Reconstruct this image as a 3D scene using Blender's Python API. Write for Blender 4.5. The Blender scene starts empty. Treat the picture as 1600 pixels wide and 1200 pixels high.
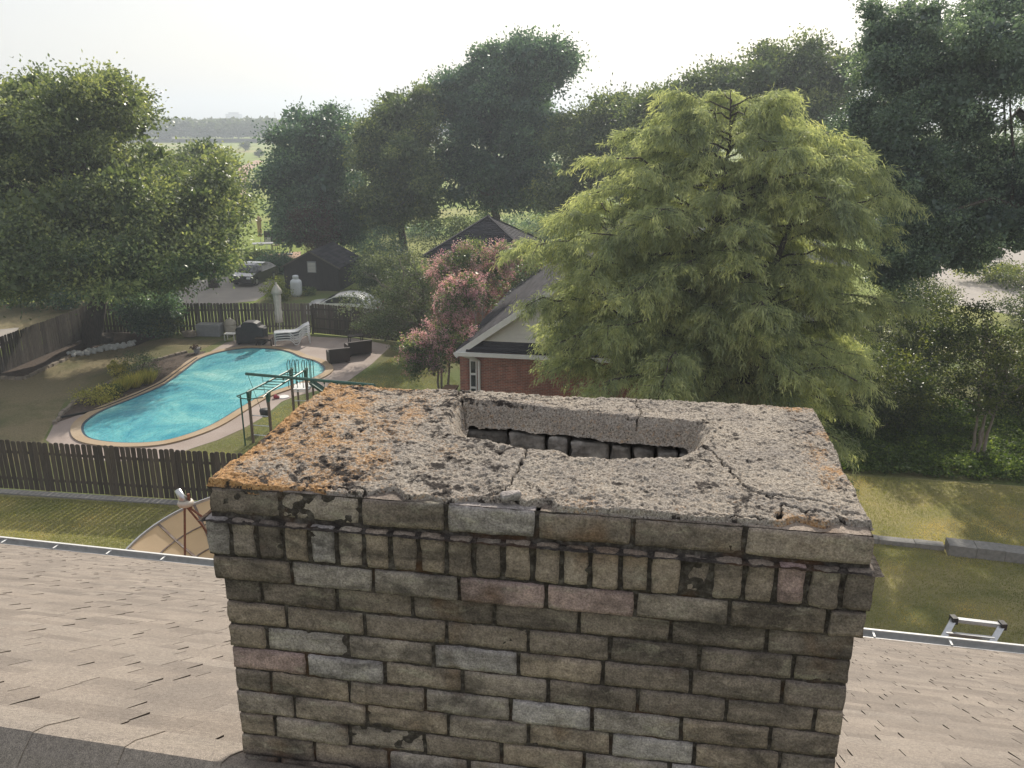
import bpy, math, random
import numpy as np
from mathutils import Vector, Matrix, noise as mnoise
R = math.radians
random.seed(7)
rng = np.random.default_rng(11)
scene = bpy.context.scene
C = scene.collection

# ------------------------------------------------------------------ camera
F, PITCH, CAMZ = 1310.0, R(17.54), 12.0
cam_d = bpy.data.cameras.new('camera'); cam = bpy.data.objects.new('camera', cam_d); C.objects.link(cam)
cam_d.sensor_width = 36; cam_d.lens = F/1600*36; cam_d.clip_start = 0.05; cam_d.clip_end = 9000
cam.location = (0, 0, CAMZ); cam.rotation_euler = (math.pi/2-PITCH, 0, 0)
scene.camera = cam
scene.render.resolution_x = 1024; scene.render.resolution_y = 768
CP, SP = math.cos(PITCH), math.sin(PITCH)
# ------------------------------------------------------------------ light
SUN_AZ, SUN_EL = R(13), R(33)          # azimuth measured from +Y towards +X
w = bpy.data.worlds.new('World'); scene.world = w; w.use_nodes = True
nt = w.node_tree; nt.nodes.clear()
sky = nt.nodes.new('ShaderNodeTexSky'); sky.sky_type = 'NISHITA'; sky.sun_disc = False
sky.sun_elevation = SUN_EL; sky.sun_rotation = SUN_AZ
sky.air_density = 1.0; sky.dust_density = 3.0; sky.ozone_density = 1.2; sky.altitude = 100
bg = nt.nodes.new('ShaderNodeBackground'); bg.inputs['Strength'].default_value = 0.15
wo = nt.nodes.new('ShaderNodeOutputWorld')
veil = nt.nodes.new('ShaderNodeMix'); veil.data_type = 'RGBA'; veil.inputs[0].default_value = .74   # thin white cloud veil over the clear sky
veil.inputs[7].default_value = (3.75, 3.68, 3.64, 1)
nt.links.new(sky.outputs[0], veil.inputs[6]); nt.links.new(veil.outputs[2], bg.inputs[0]); nt.links.new(bg.outputs[0], wo.inputs[0])
sd = bpy.data.lights.new('sun', 'SUN'); sd.energy = 4.4; sd.angle = R(1.0); sd.color = (1.0, 0.92, 0.80)
so = bpy.data.objects.new('sun', sd); C.objects.link(so)
dv = Vector((math.sin(SUN_AZ)*math.cos(SUN_EL), math.cos(SUN_AZ)*math.cos(SUN_EL), math.sin(SUN_EL)))
so.rotation_euler = dv.to_track_quat('Z', 'Y').to_euler(); so.location = (0, 0, 30)
scene.view_settings.view_transform = 'Standard'; scene.view_settings.look = 'None'
scene.view_settings.gamma = 1.0; scene.view_settings.exposure = 0.42
scene.cycles.max_bounces = 6; scene.cycles.transparent_max_bounces = 6
scene.cycles.diffuse_bounces = 3; scene.cycles.glossy_bounces = 2; scene.cycles.transmission_bounces = 3
scene.cycles.volume_bounces = 0

# ------------------------------------------------------------------ pixel (1600x1200) -> place
def ray(u, v):
    return (u-800.0, F*CP-(v-600)*SP, -F*SP-(v-600)*CP)
def G(u, v, z=0.0):                      # point at height z seen at pixel
    d = ray(u, v); t = (z-CAMZ)/d[2]
    return Vector((d[0]*t, d[1]*t, z))
def A(u, v, Y):                          # point at distance Y seen at pixel
    d = ray(u, v); t = Y/d[1]
    return Vector((d[0]*t, Y, CAMZ+d[2]*t))
def S(v, Y):                             # metres per pixel at distance Y
    return Y/ray(800, v)[1]

# ------------------------------------------------------------------ noise in numpy
_tab = np.random.default_rng(5).random(65536)
def _h(ix, iy, s):
    return _tab[(ix*73856093 ^ iy*19349663 ^ (s*83492791)) & 65535]
def vn(x, y, s=0):
    ix = np.floor(x).astype(np.int64); iy = np.floor(y).astype(np.int64)
    fx = x-ix; fy = y-iy; fx = fx*fx*(3-2*fx); fy = fy*fy*(3-2*fy)
    a = _h(ix, iy, s); b = _h(ix+1, iy, s); c = _h(ix, iy+1, s); d = _h(ix+1, iy+1, s)
    return (a*(1-fx)+b*fx)*(1-fy)+(c*(1-fx)+d*fx)*fy
def fbm(x, y, s=0, o=4):
    r = 0; a = .5
    for k in range(o):
        r = r+a*vn(x*2**k, y*2**k, s+k*17); a *= .5
    return r/(1-.5**o)
def sstep(a, b, x):
    t = np.clip((x-a)/(b-a), 0, 1); return t*t*(3-2*t)

# ------------------------------------------------------------------ materials
def newmat(name):
    m = bpy.data.materials.new(name); m.use_nodes = True
    n = m.node_tree; n.nodes.clear()
    out = n.nodes.new('ShaderNodeOutputMaterial')
    return m, n, out
def N(n, t, **kw):
    x = n.nodes.new(t)
    for k, v in kw.items():
        if k in x.inputs: x.inputs[k].default_value = v
        else: setattr(x, k, v)
    return x
def ramp(n, fac, stops):
    r = n.nodes.new('ShaderNodeValToRGB'); e = r.color_ramp.elements
    while len(e) < len(stops): e.new(.5)
    for i, (p, c) in enumerate(stops):
        e[i].position = p; e[i].color = (c[0], c[1], c[2], 1)
    n.links.new(fac, r.inputs[0]); return r.outputs[0]
def mixc(n, fac, a, b, mode='MIX'):
    x = n.nodes.new('ShaderNodeMix'); x.data_type = 'RGBA'; x.blend_type = mode
    for s, v in ((0, fac), (6, a), (7, b)):
        if hasattr(v, 'is_linked'): n.links.new(v, x.inputs[s])
        elif isinstance(v, (int, float)): x.inputs[s].default_value = v
        else: x.inputs[s].default_value = (v[0], v[1], v[2], 1)
    return x.outputs[2]
def coords(n, scale=(1, 1, 1), rot=0, world=False):
    if world:
        g = n.nodes.new('ShaderNodeNewGeometry'); o = g.outputs['Position']
    else:
        tc = n.nodes.new('ShaderNodeTexCoord'); o = tc.outputs['Object']
    mp = n.nodes.new('ShaderNodeMapping'); mp.inputs['Scale'].default_value = scale
    mp.inputs['Rotation'].default_value = (0, 0, rot)
    n.links.new(o, mp.inputs[0]); return mp.outputs[0]
def noise_n(n, co, scale, detail=4, rough=.6, dist=0):
    x = N(n, 'ShaderNodeTexNoise'); x.inputs['Scale'].default_value = scale
    x.inputs['Detail'].default_value = detail; x.inputs['Roughness'].default_value = rough
    x.inputs['Distortion'].default_value = dist
    n.links.new(co, x.inputs['Vector']); return x.outputs[0]
def finish(n, out, col, rough=.8, bump=None, bs=.3, bd=.01, metal=0, spec=.4, coat=0):
    p = n.nodes.new('ShaderNodeBsdfPrincipled')
    if hasattr(col, 'is_linked'): n.links.new(col, p.inputs['Base Color'])
    else: p.inputs['Base Color'].default_value = (*col, 1)
    if hasattr(rough, 'is_linked'): n.links.new(rough, p.inputs['Roughness'])
    else: p.inputs['Roughness'].default_value = rough
    p.inputs['Metallic'].default_value = metal; p.inputs['Specular IOR Level'].default_value = spec
    p.inputs['Coat Weight'].default_value = coat
    if bump is not None:
        b = N(n, 'ShaderNodeBump'); b.inputs['Strength'].default_value = bs; b.inputs['Distance'].default_value = bd
        n.links.new(bump, b.inputs['Height']); n.links.new(b.outputs[0], p.inputs['Normal'])
    n.links.new(p.outputs[0], out.inputs[0]); return p
def simple(name, c1, c2=None, scale=8, rough=.7, bs=.3, bd=.01, metal=0, spec=.4, stretch=(1, 1, 1), coat=0, tint=0):
    m, n, out = newmat(name)
    c2 = c2 or tuple(x*.8 for x in c1)
    f = noise_n(n, coords(n, stretch), scale)
    col = ramp(n, f, [(.3, c1), (.7, c2)])
    if tint:
        a = N(n, 'ShaderNodeAttribute', attribute_name='tint')
        g = ramp(n, a.outputs['Fac'], [(0, (1-tint,)*3), (1, (1+tint*.6,)*3)])
        col = mixc(n, 1.0, col, g, 'MULTIPLY')
    finish(n, out, col, rough, f, bs, bd, metal, spec, coat); return m
def leafmat(name, stops, trans=.45, rough=.55, gloss=.3):
    m, n, out = newmat(name)
    a = N(n, 'ShaderNodeAttribute', attribute_name='tint')
    col = ramp(n, a.outputs['Fac'], stops)
    f = noise_n(n, coords(n, world=True), .6, 2)
    g = ramp(n, f, [(.3, (.75, .78, .8)), (.7, (1.25, 1.2, 1.05))])
    col = mixc(n, 1.0, col, g, 'MULTIPLY')
    p = n.nodes.new('ShaderNodeBsdfPrincipled'); n.links.new(col, p.inputs['Base Color'])
    p.inputs['Roughness'].default_value = rough; p.inputs['Specular IOR Level'].default_value = gloss
    t = n.nodes.new('ShaderNodeBsdfTranslucent')
    tc = mixc(n, 1.0, col, (1.35, 1.32, .80), 'MULTIPLY'); n.links.new(tc, t.inputs[0])
    mx = n.nodes.new('ShaderNodeMixShader'); mx.inputs[0].default_value = trans
    n.links.new(p.outputs[0], mx.inputs[1]); n.links.new(t.outputs[0], mx.inputs[2])
    n.links.new(mx.outputs[0], out.inputs[0]); return m

MAT = {}
# bricks of the chimney
def m_brick():
    m, n, out = newmat('weathered_brick')
    a = N(n, 'ShaderNodeAttribute', attribute_name='tint')
    base = ramp(n, a.outputs['Fac'], [(0, (.13, .108, .095)), (.25, (.27, .225, .195)), (.5, (.42, .34, .275)),
                                      (.72, (.44, .39, .36)), (.84, (.52, .475, .465)), (.88, (.47, .34, .32)), (1, (.52, .40, .38))])
    co = coords(n)
    cs = coords(n, (.45, 1, 1.2))
    n1 = noise_n(n, cs, 9, 5, .65, .5); n2 = noise_n(n, co, 45, 4, .7); n3 = noise_n(n, co, 200, 4, .8); n4 = noise_n(n, cs, 22, 4, .65, .6)
    col = mixc(n, ramp(n, n1, [(.34, (.8, .8, .8)), (.56, (0, 0, 0))]), base, (.070, .060, .054))
    col = mixc(n, ramp(n, n4, [(.56, (0, 0, 0)), (.72, (.55, .55, .55))]), col, (.46, .43, .34))
    n5 = noise_n(n, co, 6, 3, .5)
    col = mixc(n, ramp(n, n5, [(.60, (0, 0, 0)), (.74, (.5, .5, .5))]), col, (.20, .10, .04))
    col = mixc(n, 1.0, col, ramp(n, n2, [(.25, (.60, .60, .60)), (.75, (1.35, 1.35, 1.33))]), 'MULTIPLY')
    col = mixc(n, 1.0, col, ramp(n, n3, [(.34, (.55, .55, .55)), (.66, (1.42, 1.42, 1.42))]), 'MULTIPLY')
    v = N(n, 'ShaderNodeTexVoronoi'); v.inputs['Scale'].default_value = 120; n.links.new(co, v.inputs['Vector'])
    col = mixc(n, ramp(n, v.outputs['Distance'], [(.06, (.7, .7, .7)), (.10, (0, 0, 0))]), col, (.5, .48, .42))
    ad = N(n, 'ShaderNodeMath', operation='ADD'); n.links.new(n2, ad.inputs[0]); n.links.new(n3, ad.inputs[1])
    finish(n, out, col, .9, ad.outputs[0], 1.0, .007, spec=.25); return m
MAT['brick'] = m_brick()
def m_mortar():
    m, n, out = newmat('dark_mortar'); co = coords(n)
    n1 = noise_n(n, co, 60, 5, .7); n2 = noise_n(n, co, 8, 3); n3 = noise_n(n, co, 300, 2)
    col = ramp(n, n1, [(.3, (.032, .027, .025)), (.5, (.075, .064, .057)), (.72, (.20, .18, .16))])
    col = mixc(n, ramp(n, n2, [(.56, (0, 0, 0)), (.7, (.6, .6, .6))]), col, (.13, .06, .025))
    ad = N(n, 'ShaderNodeMath', operation='ADD'); n.links.new(n1, ad.inputs[0]); n.links.new(n3, ad.inputs[1])
    finish(n, out, col, .95, ad.outputs[0], 1.0, .008, spec=.2); return m
MAT['mortar'] = m_mortar()
def m_crown():
    m, n, out = newmat('lichened_concrete'); co = coords(n)
    li = N(n, 'ShaderNodeAttribute', attribute_name='lichen').outputs['Fac']
    dk = N(n, 'ShaderNodeAttribute', attribute_name='dark').outputs['Fac']
    g1 = noise_n(n, co, 190, 4, .75); g2 = noise_n(n, co, 55, 5, .75); g3 = noise_n(n, co, 7, 3)
    col = ramp(n, g1, [(.30, (.075, .060, .050)), (.41, (.22, .195, .165)), (.53, (.365, .325, .28)), (.70, (.59, .55, .485))])
    col = mixc(n, 1.0, col, ramp(n, g3, [(.3, (.8, .8, .82)), (.7, (1.12, 1.1, 1.06))]), 'MULTIPLY')
    # orange lichen, broken up finely
    mm = N(n, 'ShaderNodeMath', operation='MULTIPLY_ADD'); n.links.new(noise_n(n, co, 85, 6, .85), mm.inputs[0]); mm.inputs[1].default_value = 2.1
    n.links.new(li, mm.inputs[2])
    mask = ramp(n, mm.outputs[0], [(.98, (0, 0, 0)), (1.0, (0, 0, 0))])
    mr = N(n, 'ShaderNodeMapRange'); mr.inputs['From Min'].default_value = 1.13; mr.inputs['From Max'].default_value = 1.46
    n.links.new(mm.outputs[0], mr.inputs['Value'])
    lc = ramp(n, g1, [(.3, (.17, .09, .045)), (.5, (.44, .25, .11)), (.7, (.60, .42, .24))])
    col = mixc(n, mr.outputs[0], col, lc)
    m2 = N(n, 'ShaderNodeMath', operation='MULTIPLY_ADD'); n.links.new(noise_n(n, co, 60, 4, .7), m2.inputs[0]); m2.inputs[1].default_value = 1.6
    n.links.new(dk, m2.inputs[2])
    mr2 = N(n, 'ShaderNodeMapRange'); mr2.inputs['From Min'].default_value = 1.2; mr2.inputs['From Max'].default_value = 1.4
    n.links.new(m2.outputs[0], mr2.inputs['Value'])
    col = mixc(n, mr2.outputs[0], col, (.045, .038, .034))
    v = N(n, 'ShaderNodeTexVoronoi'); v.inputs['Scale'].default_value = 95; n.links.new(co, v.inputs['Vector'])
    col = mixc(n, ramp(n, v.outputs['Distance'], [(.13, (.9, .9, .9)), (.24, (0, 0, 0))]), col, (.06, .05, .045))
    ad = N(n, 'ShaderNodeMath', operation='ADD'); n.links.new(g1, ad.inputs[0]); n.links.new(g2, ad.inputs[1])
    finish(n, out, col, .93, ad.outputs[0], .8, .006, spec=.2); return m
MAT['crown'] = m_crown()
MAT['soot'] = simple('sooty_brick', (.30, .28, .255), (.08, .075, .068), 26, .9, 1.0, .012, tint=.5)
def m_shingle(name, stops, sc=1.0):
    m, n, out = newmat(name); co = coords(n)
    a = N(n, 'ShaderNodeAttribute', attribute_name='tint')
    base = ramp(n, a.outputs['Fac'], stops)
    g = noise_n(n, co, 300*sc, 3, .9); g2 = noise_n(n, co, 2.2, 4); g3 = noise_n(n, co, 60*sc, 3, .7)
    col = mixc(n, 1.0, base, ramp(n, g, [(.33, (.42, .42, .44)), (.67, (1.65, 1.62, 1.56))]), 'MULTIPLY')
    col = mixc(n, 1.0, col, ramp(n, g2, [(.3, (.84, .84, .85)), (.7, (1.12, 1.1, 1.08))]), 'MULTIPLY')
    col = mixc(n, 1.0, col, ramp(n, g3, [(.3, (.8, .8, .8)), (.7, (1.2, 1.2, 1.2))]), 'MULTIPLY')
    finish(n, out, col, .95, g, .6, .003, spec=.15); return m
MAT['shingle'] = m_shingle('tan_shingle', [(0, (.07, .058, .05)), (.05, (.07, .058, .05)), (.07, (.18, .160, .143)), (.5, (.22, .196, .174)), (1, (.26, .234, .207))])
MAT['shingle_dark'] = m_shingle('charcoal_shingle', [(0, (.018, .018, .023)), (1, (.048, .047, .057))], .3)
MAT['white'] = simple('white_paint', (.74, .74, .72), (.66, .66, .64), 5, .45, .05)
MAT['cream'] = simple('cream_siding', (.70, .69, .64), (.62, .61, .57), 3, .6, .05)
MAT['galv'] = simple('galvanised_metal', (.50, .51, .52), (.38, .39, .40), 12, .35, .1, metal=.6)
MAT['alu'] = simple('aluminium', (.62, .63, .64), (.5, .51, .52), 20, .3, .05, metal=.85)
MAT['black_plastic'] = simple('black_plastic', (.02, .02, .022), (.03, .03, .03), 10, .5)
MAT['dish_panel'] = simple('tan_dish_panel', (.70, .54, .38), (.58, .44, .30), 3, .6, .1)
_n = MAT['dish_panel'].node_tree; _t = _n.nodes.new('ShaderNodeBsdfTranslucent'); _t.inputs[0].default_value = (.78, .60, .42, 1)
_m = _n.nodes.new('ShaderNodeMixShader'); _m.inputs[0].default_value = .45; _o = [x for x in _n.nodes if x.type == 'OUTPUT_MATERIAL'][0]
_p = [x for x in _n.nodes if x.type == 'BSDF_PRINCIPLED'][0]; _n.links.new(_p.outputs[0], _m.inputs[1]); _n.links.new(_t.outputs[0], _m.inputs[2]); _n.links.new(_m.outputs[0], _o.inputs[0])
MAT['dish_rib'] = simple('dirty_rib', (.20, .17, .15), (.10, .06, .045), 9, .8)
MAT['rust'] = simple('rusty_steel', (.22, .09, .05), (.10, .045, .03), 30, .9)
MAT['fence'] = simple('weathered_fence_wood', (.105, .085, .066), (.055, .045, .037), 4, .9, .6, .01, stretch=(6, 6, .6), tint=.35)
MAT['fence_grey'] = simple('grey_fence_wood', (.17, .15, .13), (.08, .07, .062), 4, .9, .6, .01, stretch=(6, 6, .6), tint=.4)
MAT['bark'] = simple('bark', (.095, .078, .062), (.04, .033, .028), 5, .95, 1.0, .03, stretch=(3, 3, .7))
MAT['bark_pale'] = simple('pale_bark', (.30, .26, .22), (.17, .14, .12), 6, .85, .6, .01, stretch=(3, 3, .7))
MAT['green_metal'] = simple('green_painted_metal', (.015, .10, .07), (.02, .075, .055), 9, .4, .05)
MAT['post_wood'] = simple('brown_post', (.17, .12, .085), (.10, .075, .055), 9, .8)
MAT['wicker'] = simple('dark_wicker', (.045, .032, .028), (.02, .015, .013), 60, .6, .8, .01)
MAT['black_cloth'] = simple('black_cover', (.018, .019, .022), (.03, .031, .034), 5, .6, .4, .03)
MAT['umbrella'] = simple('off_white_canvas', (.62, .58, .52), (.5, .47, .42), 6, .85, .2)
MAT['tan_canvas'] = simple('tan_canvas', (.48, .33, .2), (.38, .26, .16), 6, .85, .2)
MAT['sling'] = simple('grey_sling', (.36, .38, .42), (.3, .32, .35), 40, .7)
MAT['grey_plastic'] = simple('grey_plastic', (.30, .31, .33), (.25, .26, .27), 6, .5)
MAT['beige_plastic'] = simple('beige_plastic', (.52, .47, .39), (.42, .38, .32), 6, .5)
MAT['shed_wood'] = simple('dark_shed_wood', (.050, .045, .046), (.028, .026, .028), 3, .85, .4, .02, stretch=(4, 4, .5))
MAT['stone'] = simple('grey_limestone', (.30, .29, .275), (.20, .195, .185), 9, .85, .6, .02)
MAT['edging'] = simple('tan_edging_stone', (.30, .25, .19), (.16, .135, .11), 5, .9, .8, .03)
MAT['white_rock'] = simple('white_rock', (.62, .62, .60), (.42, .42, .40), 9, .8, .6)
MAT['red_brick'] = None
MAT['glass'] = simple('dark_glass', (.02, .024, .028), (.03, .034, .04), 2, .06, 0, spec=.8)
MAT['car_white'] = simple('white_car_paint', (.75, .76, .77), (.72, .73, .74), 2, .2, 0, coat=1)
MAT['car_black'] = simple('black_car_paint', (.015, .016, .02), (.02, .02, .024), 2, .2, 0, coat=1)
MAT['rubber'] = simple('rubber', (.02, .02, .02), (.03, .03, .03), 9, .8)
MAT['red'] = simple('red_plastic', (.35, .03, .05), (.25, .02, .04), 9, .5)
MAT['tank'] = simple('white_tank_paint', (.70, .73, .76), (.62, .65, .68), 4, .4, .05)
MAT['far_white'] = simple('pale_far_wall', (.55, .56, .58), (.48, .49, .5), .05, .8)
MAT['far_glass'] = simple('blue_grey_far_wall', (.10, .15, .22), (.08, .12, .18), .05, .4)
MAT['mulch'] = simple('brown_mulch', (.10, .07, .05), (.045, .033, .025), 7, .95, 1.0, .05)
MAT['patio_tan'] = simple('terracotta_patio', (.42, .27, .18), (.34, .22, .15), 2, .85)
MAT['driveway'] = simple('concrete_drive', (.36, .32, .28), (.28, .255, .23), .6, .85, .3)
def m_redbrick():
    m, n, out = newmat('red_brickwork'); co0 = N(n, 'ShaderNodeAttribute', attribute_name='uvp')
    b = N(n, 'ShaderNodeTexBrick'); n.links.new(co0.outputs['Vector'], b.inputs['Vector'])
    for k, v in (('Color1', (.34, .125, .085, 1)), ('Color2', (.20, .085, .065, 1)), ('Mortar', (.34, .26, .21, 1))): b.inputs[k].default_value = v
    b.inputs['Scale'].default_value = 1; b.inputs['Brick Width'].default_value = .21; b.inputs['Row Height'].default_value = .07
    b.inputs['Mortar Size'].default_value = .008; b.inputs['Bias'].default_value = -.1
    f = noise_n(n, coords(n), 3, 4)
    col = mixc(n, 1.0, b.outputs[0], ramp(n, f, [(.3, (.75, .75, .75)), (.7, (1.25, 1.2, 1.15))]), 'MULTIPLY')
    finish(n, out, col, .9, b.outputs[1], -.4, .01); return m
MAT['red_brick'] = m_redbrick()
def m_lawn(name, greens, drys, sc=.35, dryness=.5, edge=.12):
    m, n, out = newmat(name); co = coords(n, world=True)
    f1 = noise_n(n, co, sc, 5, .65, .4); f2 = noise_n(n, co, 9, 4, .75); f3 = noise_n(n, co, 45, 2, .8)
    g = ramp(n, f2, [(.3, greens[0]), (.7, greens[1])]); d = ramp(n, f2, [(.3, drys[0]), (.7, drys[1])])
    col = mixc(n, ramp(n, f1, [(dryness-edge, (0, 0, 0)), (dryness+edge, (1, 1, 1))]), g, d)
    col = mixc(n, 1.0, col, ramp(n, f3, [(.25, (.6, .6, .6)), (.75, (1.35, 1.35, 1.3))]), 'MULTIPLY')
    ad = N(n, 'ShaderNodeMath', operation='ADD'); n.links.new(f2, ad.inputs[0]); n.links.new(f3, ad.inputs[1])
    finish(n, out, col, .95, ad.outputs[0], .8, .05, spec=.1); return m
MAT['field'] = m_lawn('meadow_ground', ((.19, .25, .06), (.27, .33, .09)), ((.34, .30, .13), (.42, .36, .19)), .018, .56, .08)
MAT['lawn'] = m_lawn('yard_lawn', ((.12, .155, .06), (.18, .215, .085)), ((.17, .15, .075), (.24, .21, .11)), .22, .54)
MAT['lawn_dry'] = m_lawn('dry_yard_lawn', ((.10, .11, .05), (.145, .15, .07)), ((.21, .18, .105), (.29, .24, .15)), .25, .42)
MAT['lawn_side'] = m_lawn('side_lawn', ((.19, .20, .085), (.27, .27, .12)), ((.38, .33, .16), (.46, .40, .22)), .3, .5)
def m_deck(name, c1, c2):
    m, n, out = newmat(name); co = coords(n, world=True)
    f1 = noise_n(n, co, .5, 5, .6); f2 = noise_n(n, co, 25, 3, .7)
    col = ramp(n, f1, [(.3, c1), (.7, c2)])
    col = mixc(n, 1.0, col, ramp(n, f2, [(.25, (.82, .82, .82)), (.75, (1.15, 1.15, 1.15))]), 'MULTIPLY')
    finish(n, out, col, .85, f2, .3, .01); return m
MAT['deck'] = m_deck('pool_deck_concrete', (.27, .215, .185), (.36, .30, .265))
MAT['coping'] = m_deck('coping_stone', (.33, .23, .13), (.40, .32, .23))
def m_water():
    m, n, out = newmat('pool_water'); co = coords(n, world=True)
    w1 = noise_n(n, co, 1.8, 3, .55, 1.2); w2 = noise_n(n, co, .30, 4, .7, 1.2); w3 = noise_n(n, co, 4.5, 2, .5, 1.0)
    col = ramp(n, w2, [(.32, (.07, .33, .42)), (.48, (.14, .46, .50)), (.60, (.26, .60, .58)), (.72, (.42, .70, .66))])  # pale streaks painted into the water colour stand in for caustics
    ad = N(n, 'ShaderNodeMath', operation='ADD'); n.links.new(w1, ad.inputs[0]); n.links.new(w3, ad.inputs[1])
    p = finish(n, out, col, .06, ad.outputs[0], .75, .06, spec=.6); return m
MAT['water'] = m_water()
MAT['tile'] = simple('pool_tile', (.06, .10, .14), (.04, .07, .10), 20, .3)
# foliage
MAT['leaf_oak'] = leafmat('live_oak_leaf', [(0, (0.070, 0.108, 0.053)), (0.5, (0.155, 0.205, 0.095)), (1, (0.364, 0.409, 0.180))], .42, .42, .5)
MAT['leaf_dark'] = leafmat('dark_leaf', [(0, (0.040, 0.088, 0.075)), (0.5, (0.082, 0.154, 0.116)), (1, (0.198, 0.321, 0.202))], .34, .42, .5)  # blue cast is distant haze put into the leaf colour
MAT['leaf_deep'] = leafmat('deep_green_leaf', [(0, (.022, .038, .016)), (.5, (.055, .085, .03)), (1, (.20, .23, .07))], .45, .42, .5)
MAT['leaf_hazed'] = leafmat('hazed_blue_green_leaf', [(0, (0.066, 0.108, 0.096)), (0.5, (0.124, 0.190, 0.155)), (1, (0.276, 0.382, 0.270))], .36, .4, .6)  # paler and bluer: haze and flare veil put into the leaf colour
MAT['leaf_mid'] = leafmat('mid_leaf', [(0, (0.057, 0.090, 0.051)), (0.5, (0.118, 0.170, 0.084)), (1, (0.287, 0.330, 0.146))], .4, .45, .4)
MAT['leaf_grey'] = leafmat('grey_green_leaf', [(0, (.06, .08, .055)), (.5, (.11, .14, .09)), (1, (.2, .24, .15))], .4)
MAT['needle'] = leafmat('cypress_needle', [(0, (0.162, 0.200, 0.142)), (0.5, (0.299, 0.356, 0.228)), (1, (0.548, 0.590, 0.342))], .5, gloss=.2)
MAT['leaf_bright'] = leafmat('bright_leaf', [(0, (0.063, 0.091, 0.023)), (0.5, (0.119, 0.161, 0.039)), (1, (0.280, 0.308, 0.078))], .5)
MAT['leaf_yellow'] = leafmat('yellow_green_leaf', [(0, (0.196, 0.208, 0.047)), (0.5, (0.392, 0.378, 0.094)), (1, (0.647, 0.567, 0.156))], .45)
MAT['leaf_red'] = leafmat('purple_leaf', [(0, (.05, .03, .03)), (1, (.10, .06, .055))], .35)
MAT['bloom'] = leafmat('pink_bloom', [(0, (.38, .20, .27)), (.5, (.62, .38, .43)), (1, (.80, .60, .60))], .45)
MAT['bloom'].node_tree.nodes  # flowers keep their own pink in transmission
for nd in MAT['bloom'].node_tree.nodes:
    if nd.type == 'MIX' and abs(nd.inputs[7].default_value[1]-1.32) < .01: nd.inputs[7].default_value = (1.2, 1.0, 1.0, 1)
MAT['far_leaf'] = leafmat('far_wood_leaf', [(0, (0.032, 0.058, 0.024)), (1, (0.120, 0.160, 0.060))], .3)
MAT['blade'] = leafmat('grass_blade', [(0, (0.194, 0.222, 0.076)), (0.6, (0.356, 0.356, 0.137)), (1, (0.648, 0.504, 0.242))], .45)
MAT['ivy'] = leafmat('ivy_leaf', [(0, (0.050, 0.086, 0.027)), (0.6, (0.108, 0.173, 0.044)), (1, (0.278, 0.360, 0.086))], .4)

# ------------------------------------------------------------------ object helpers
def tag(o, label=None, cat=None, group=None, kind=None):
    if label: o['label'] = label
    if cat: o['category'] = cat
    if group: o['group'] = group
    if kind: o['kind'] = kind
    return o
def empty(name, loc, rz=0, label=None, cat=None, group=None):
    o = bpy.data.objects.new(name, None); C.objects.link(o); o.location = loc; o.rotation_euler = (0, 0, rz)
    o.empty_display_size = .3
    return tag(o, label, cat, group)
def link(name, me, mat, parent=None, loc=None):
    o = bpy.data.objects.new(name, me); C.objects.link(o)
    if mat is not None:
        for mm in (mat if isinstance(mat, (list, tuple)) else [mat]): me.materials.append(mm)
    if parent: o.parent = parent
    if loc is not None: o.location = loc
    return o
def children(o): return [c for c in bpy.data.objects if c.parent == o]
def copy_tree(o, parent=None):
    c = o.copy(); C.objects.link(c); c.parent = parent
    for ch in children(o): copy_tree(ch, c)
    return c
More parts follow.
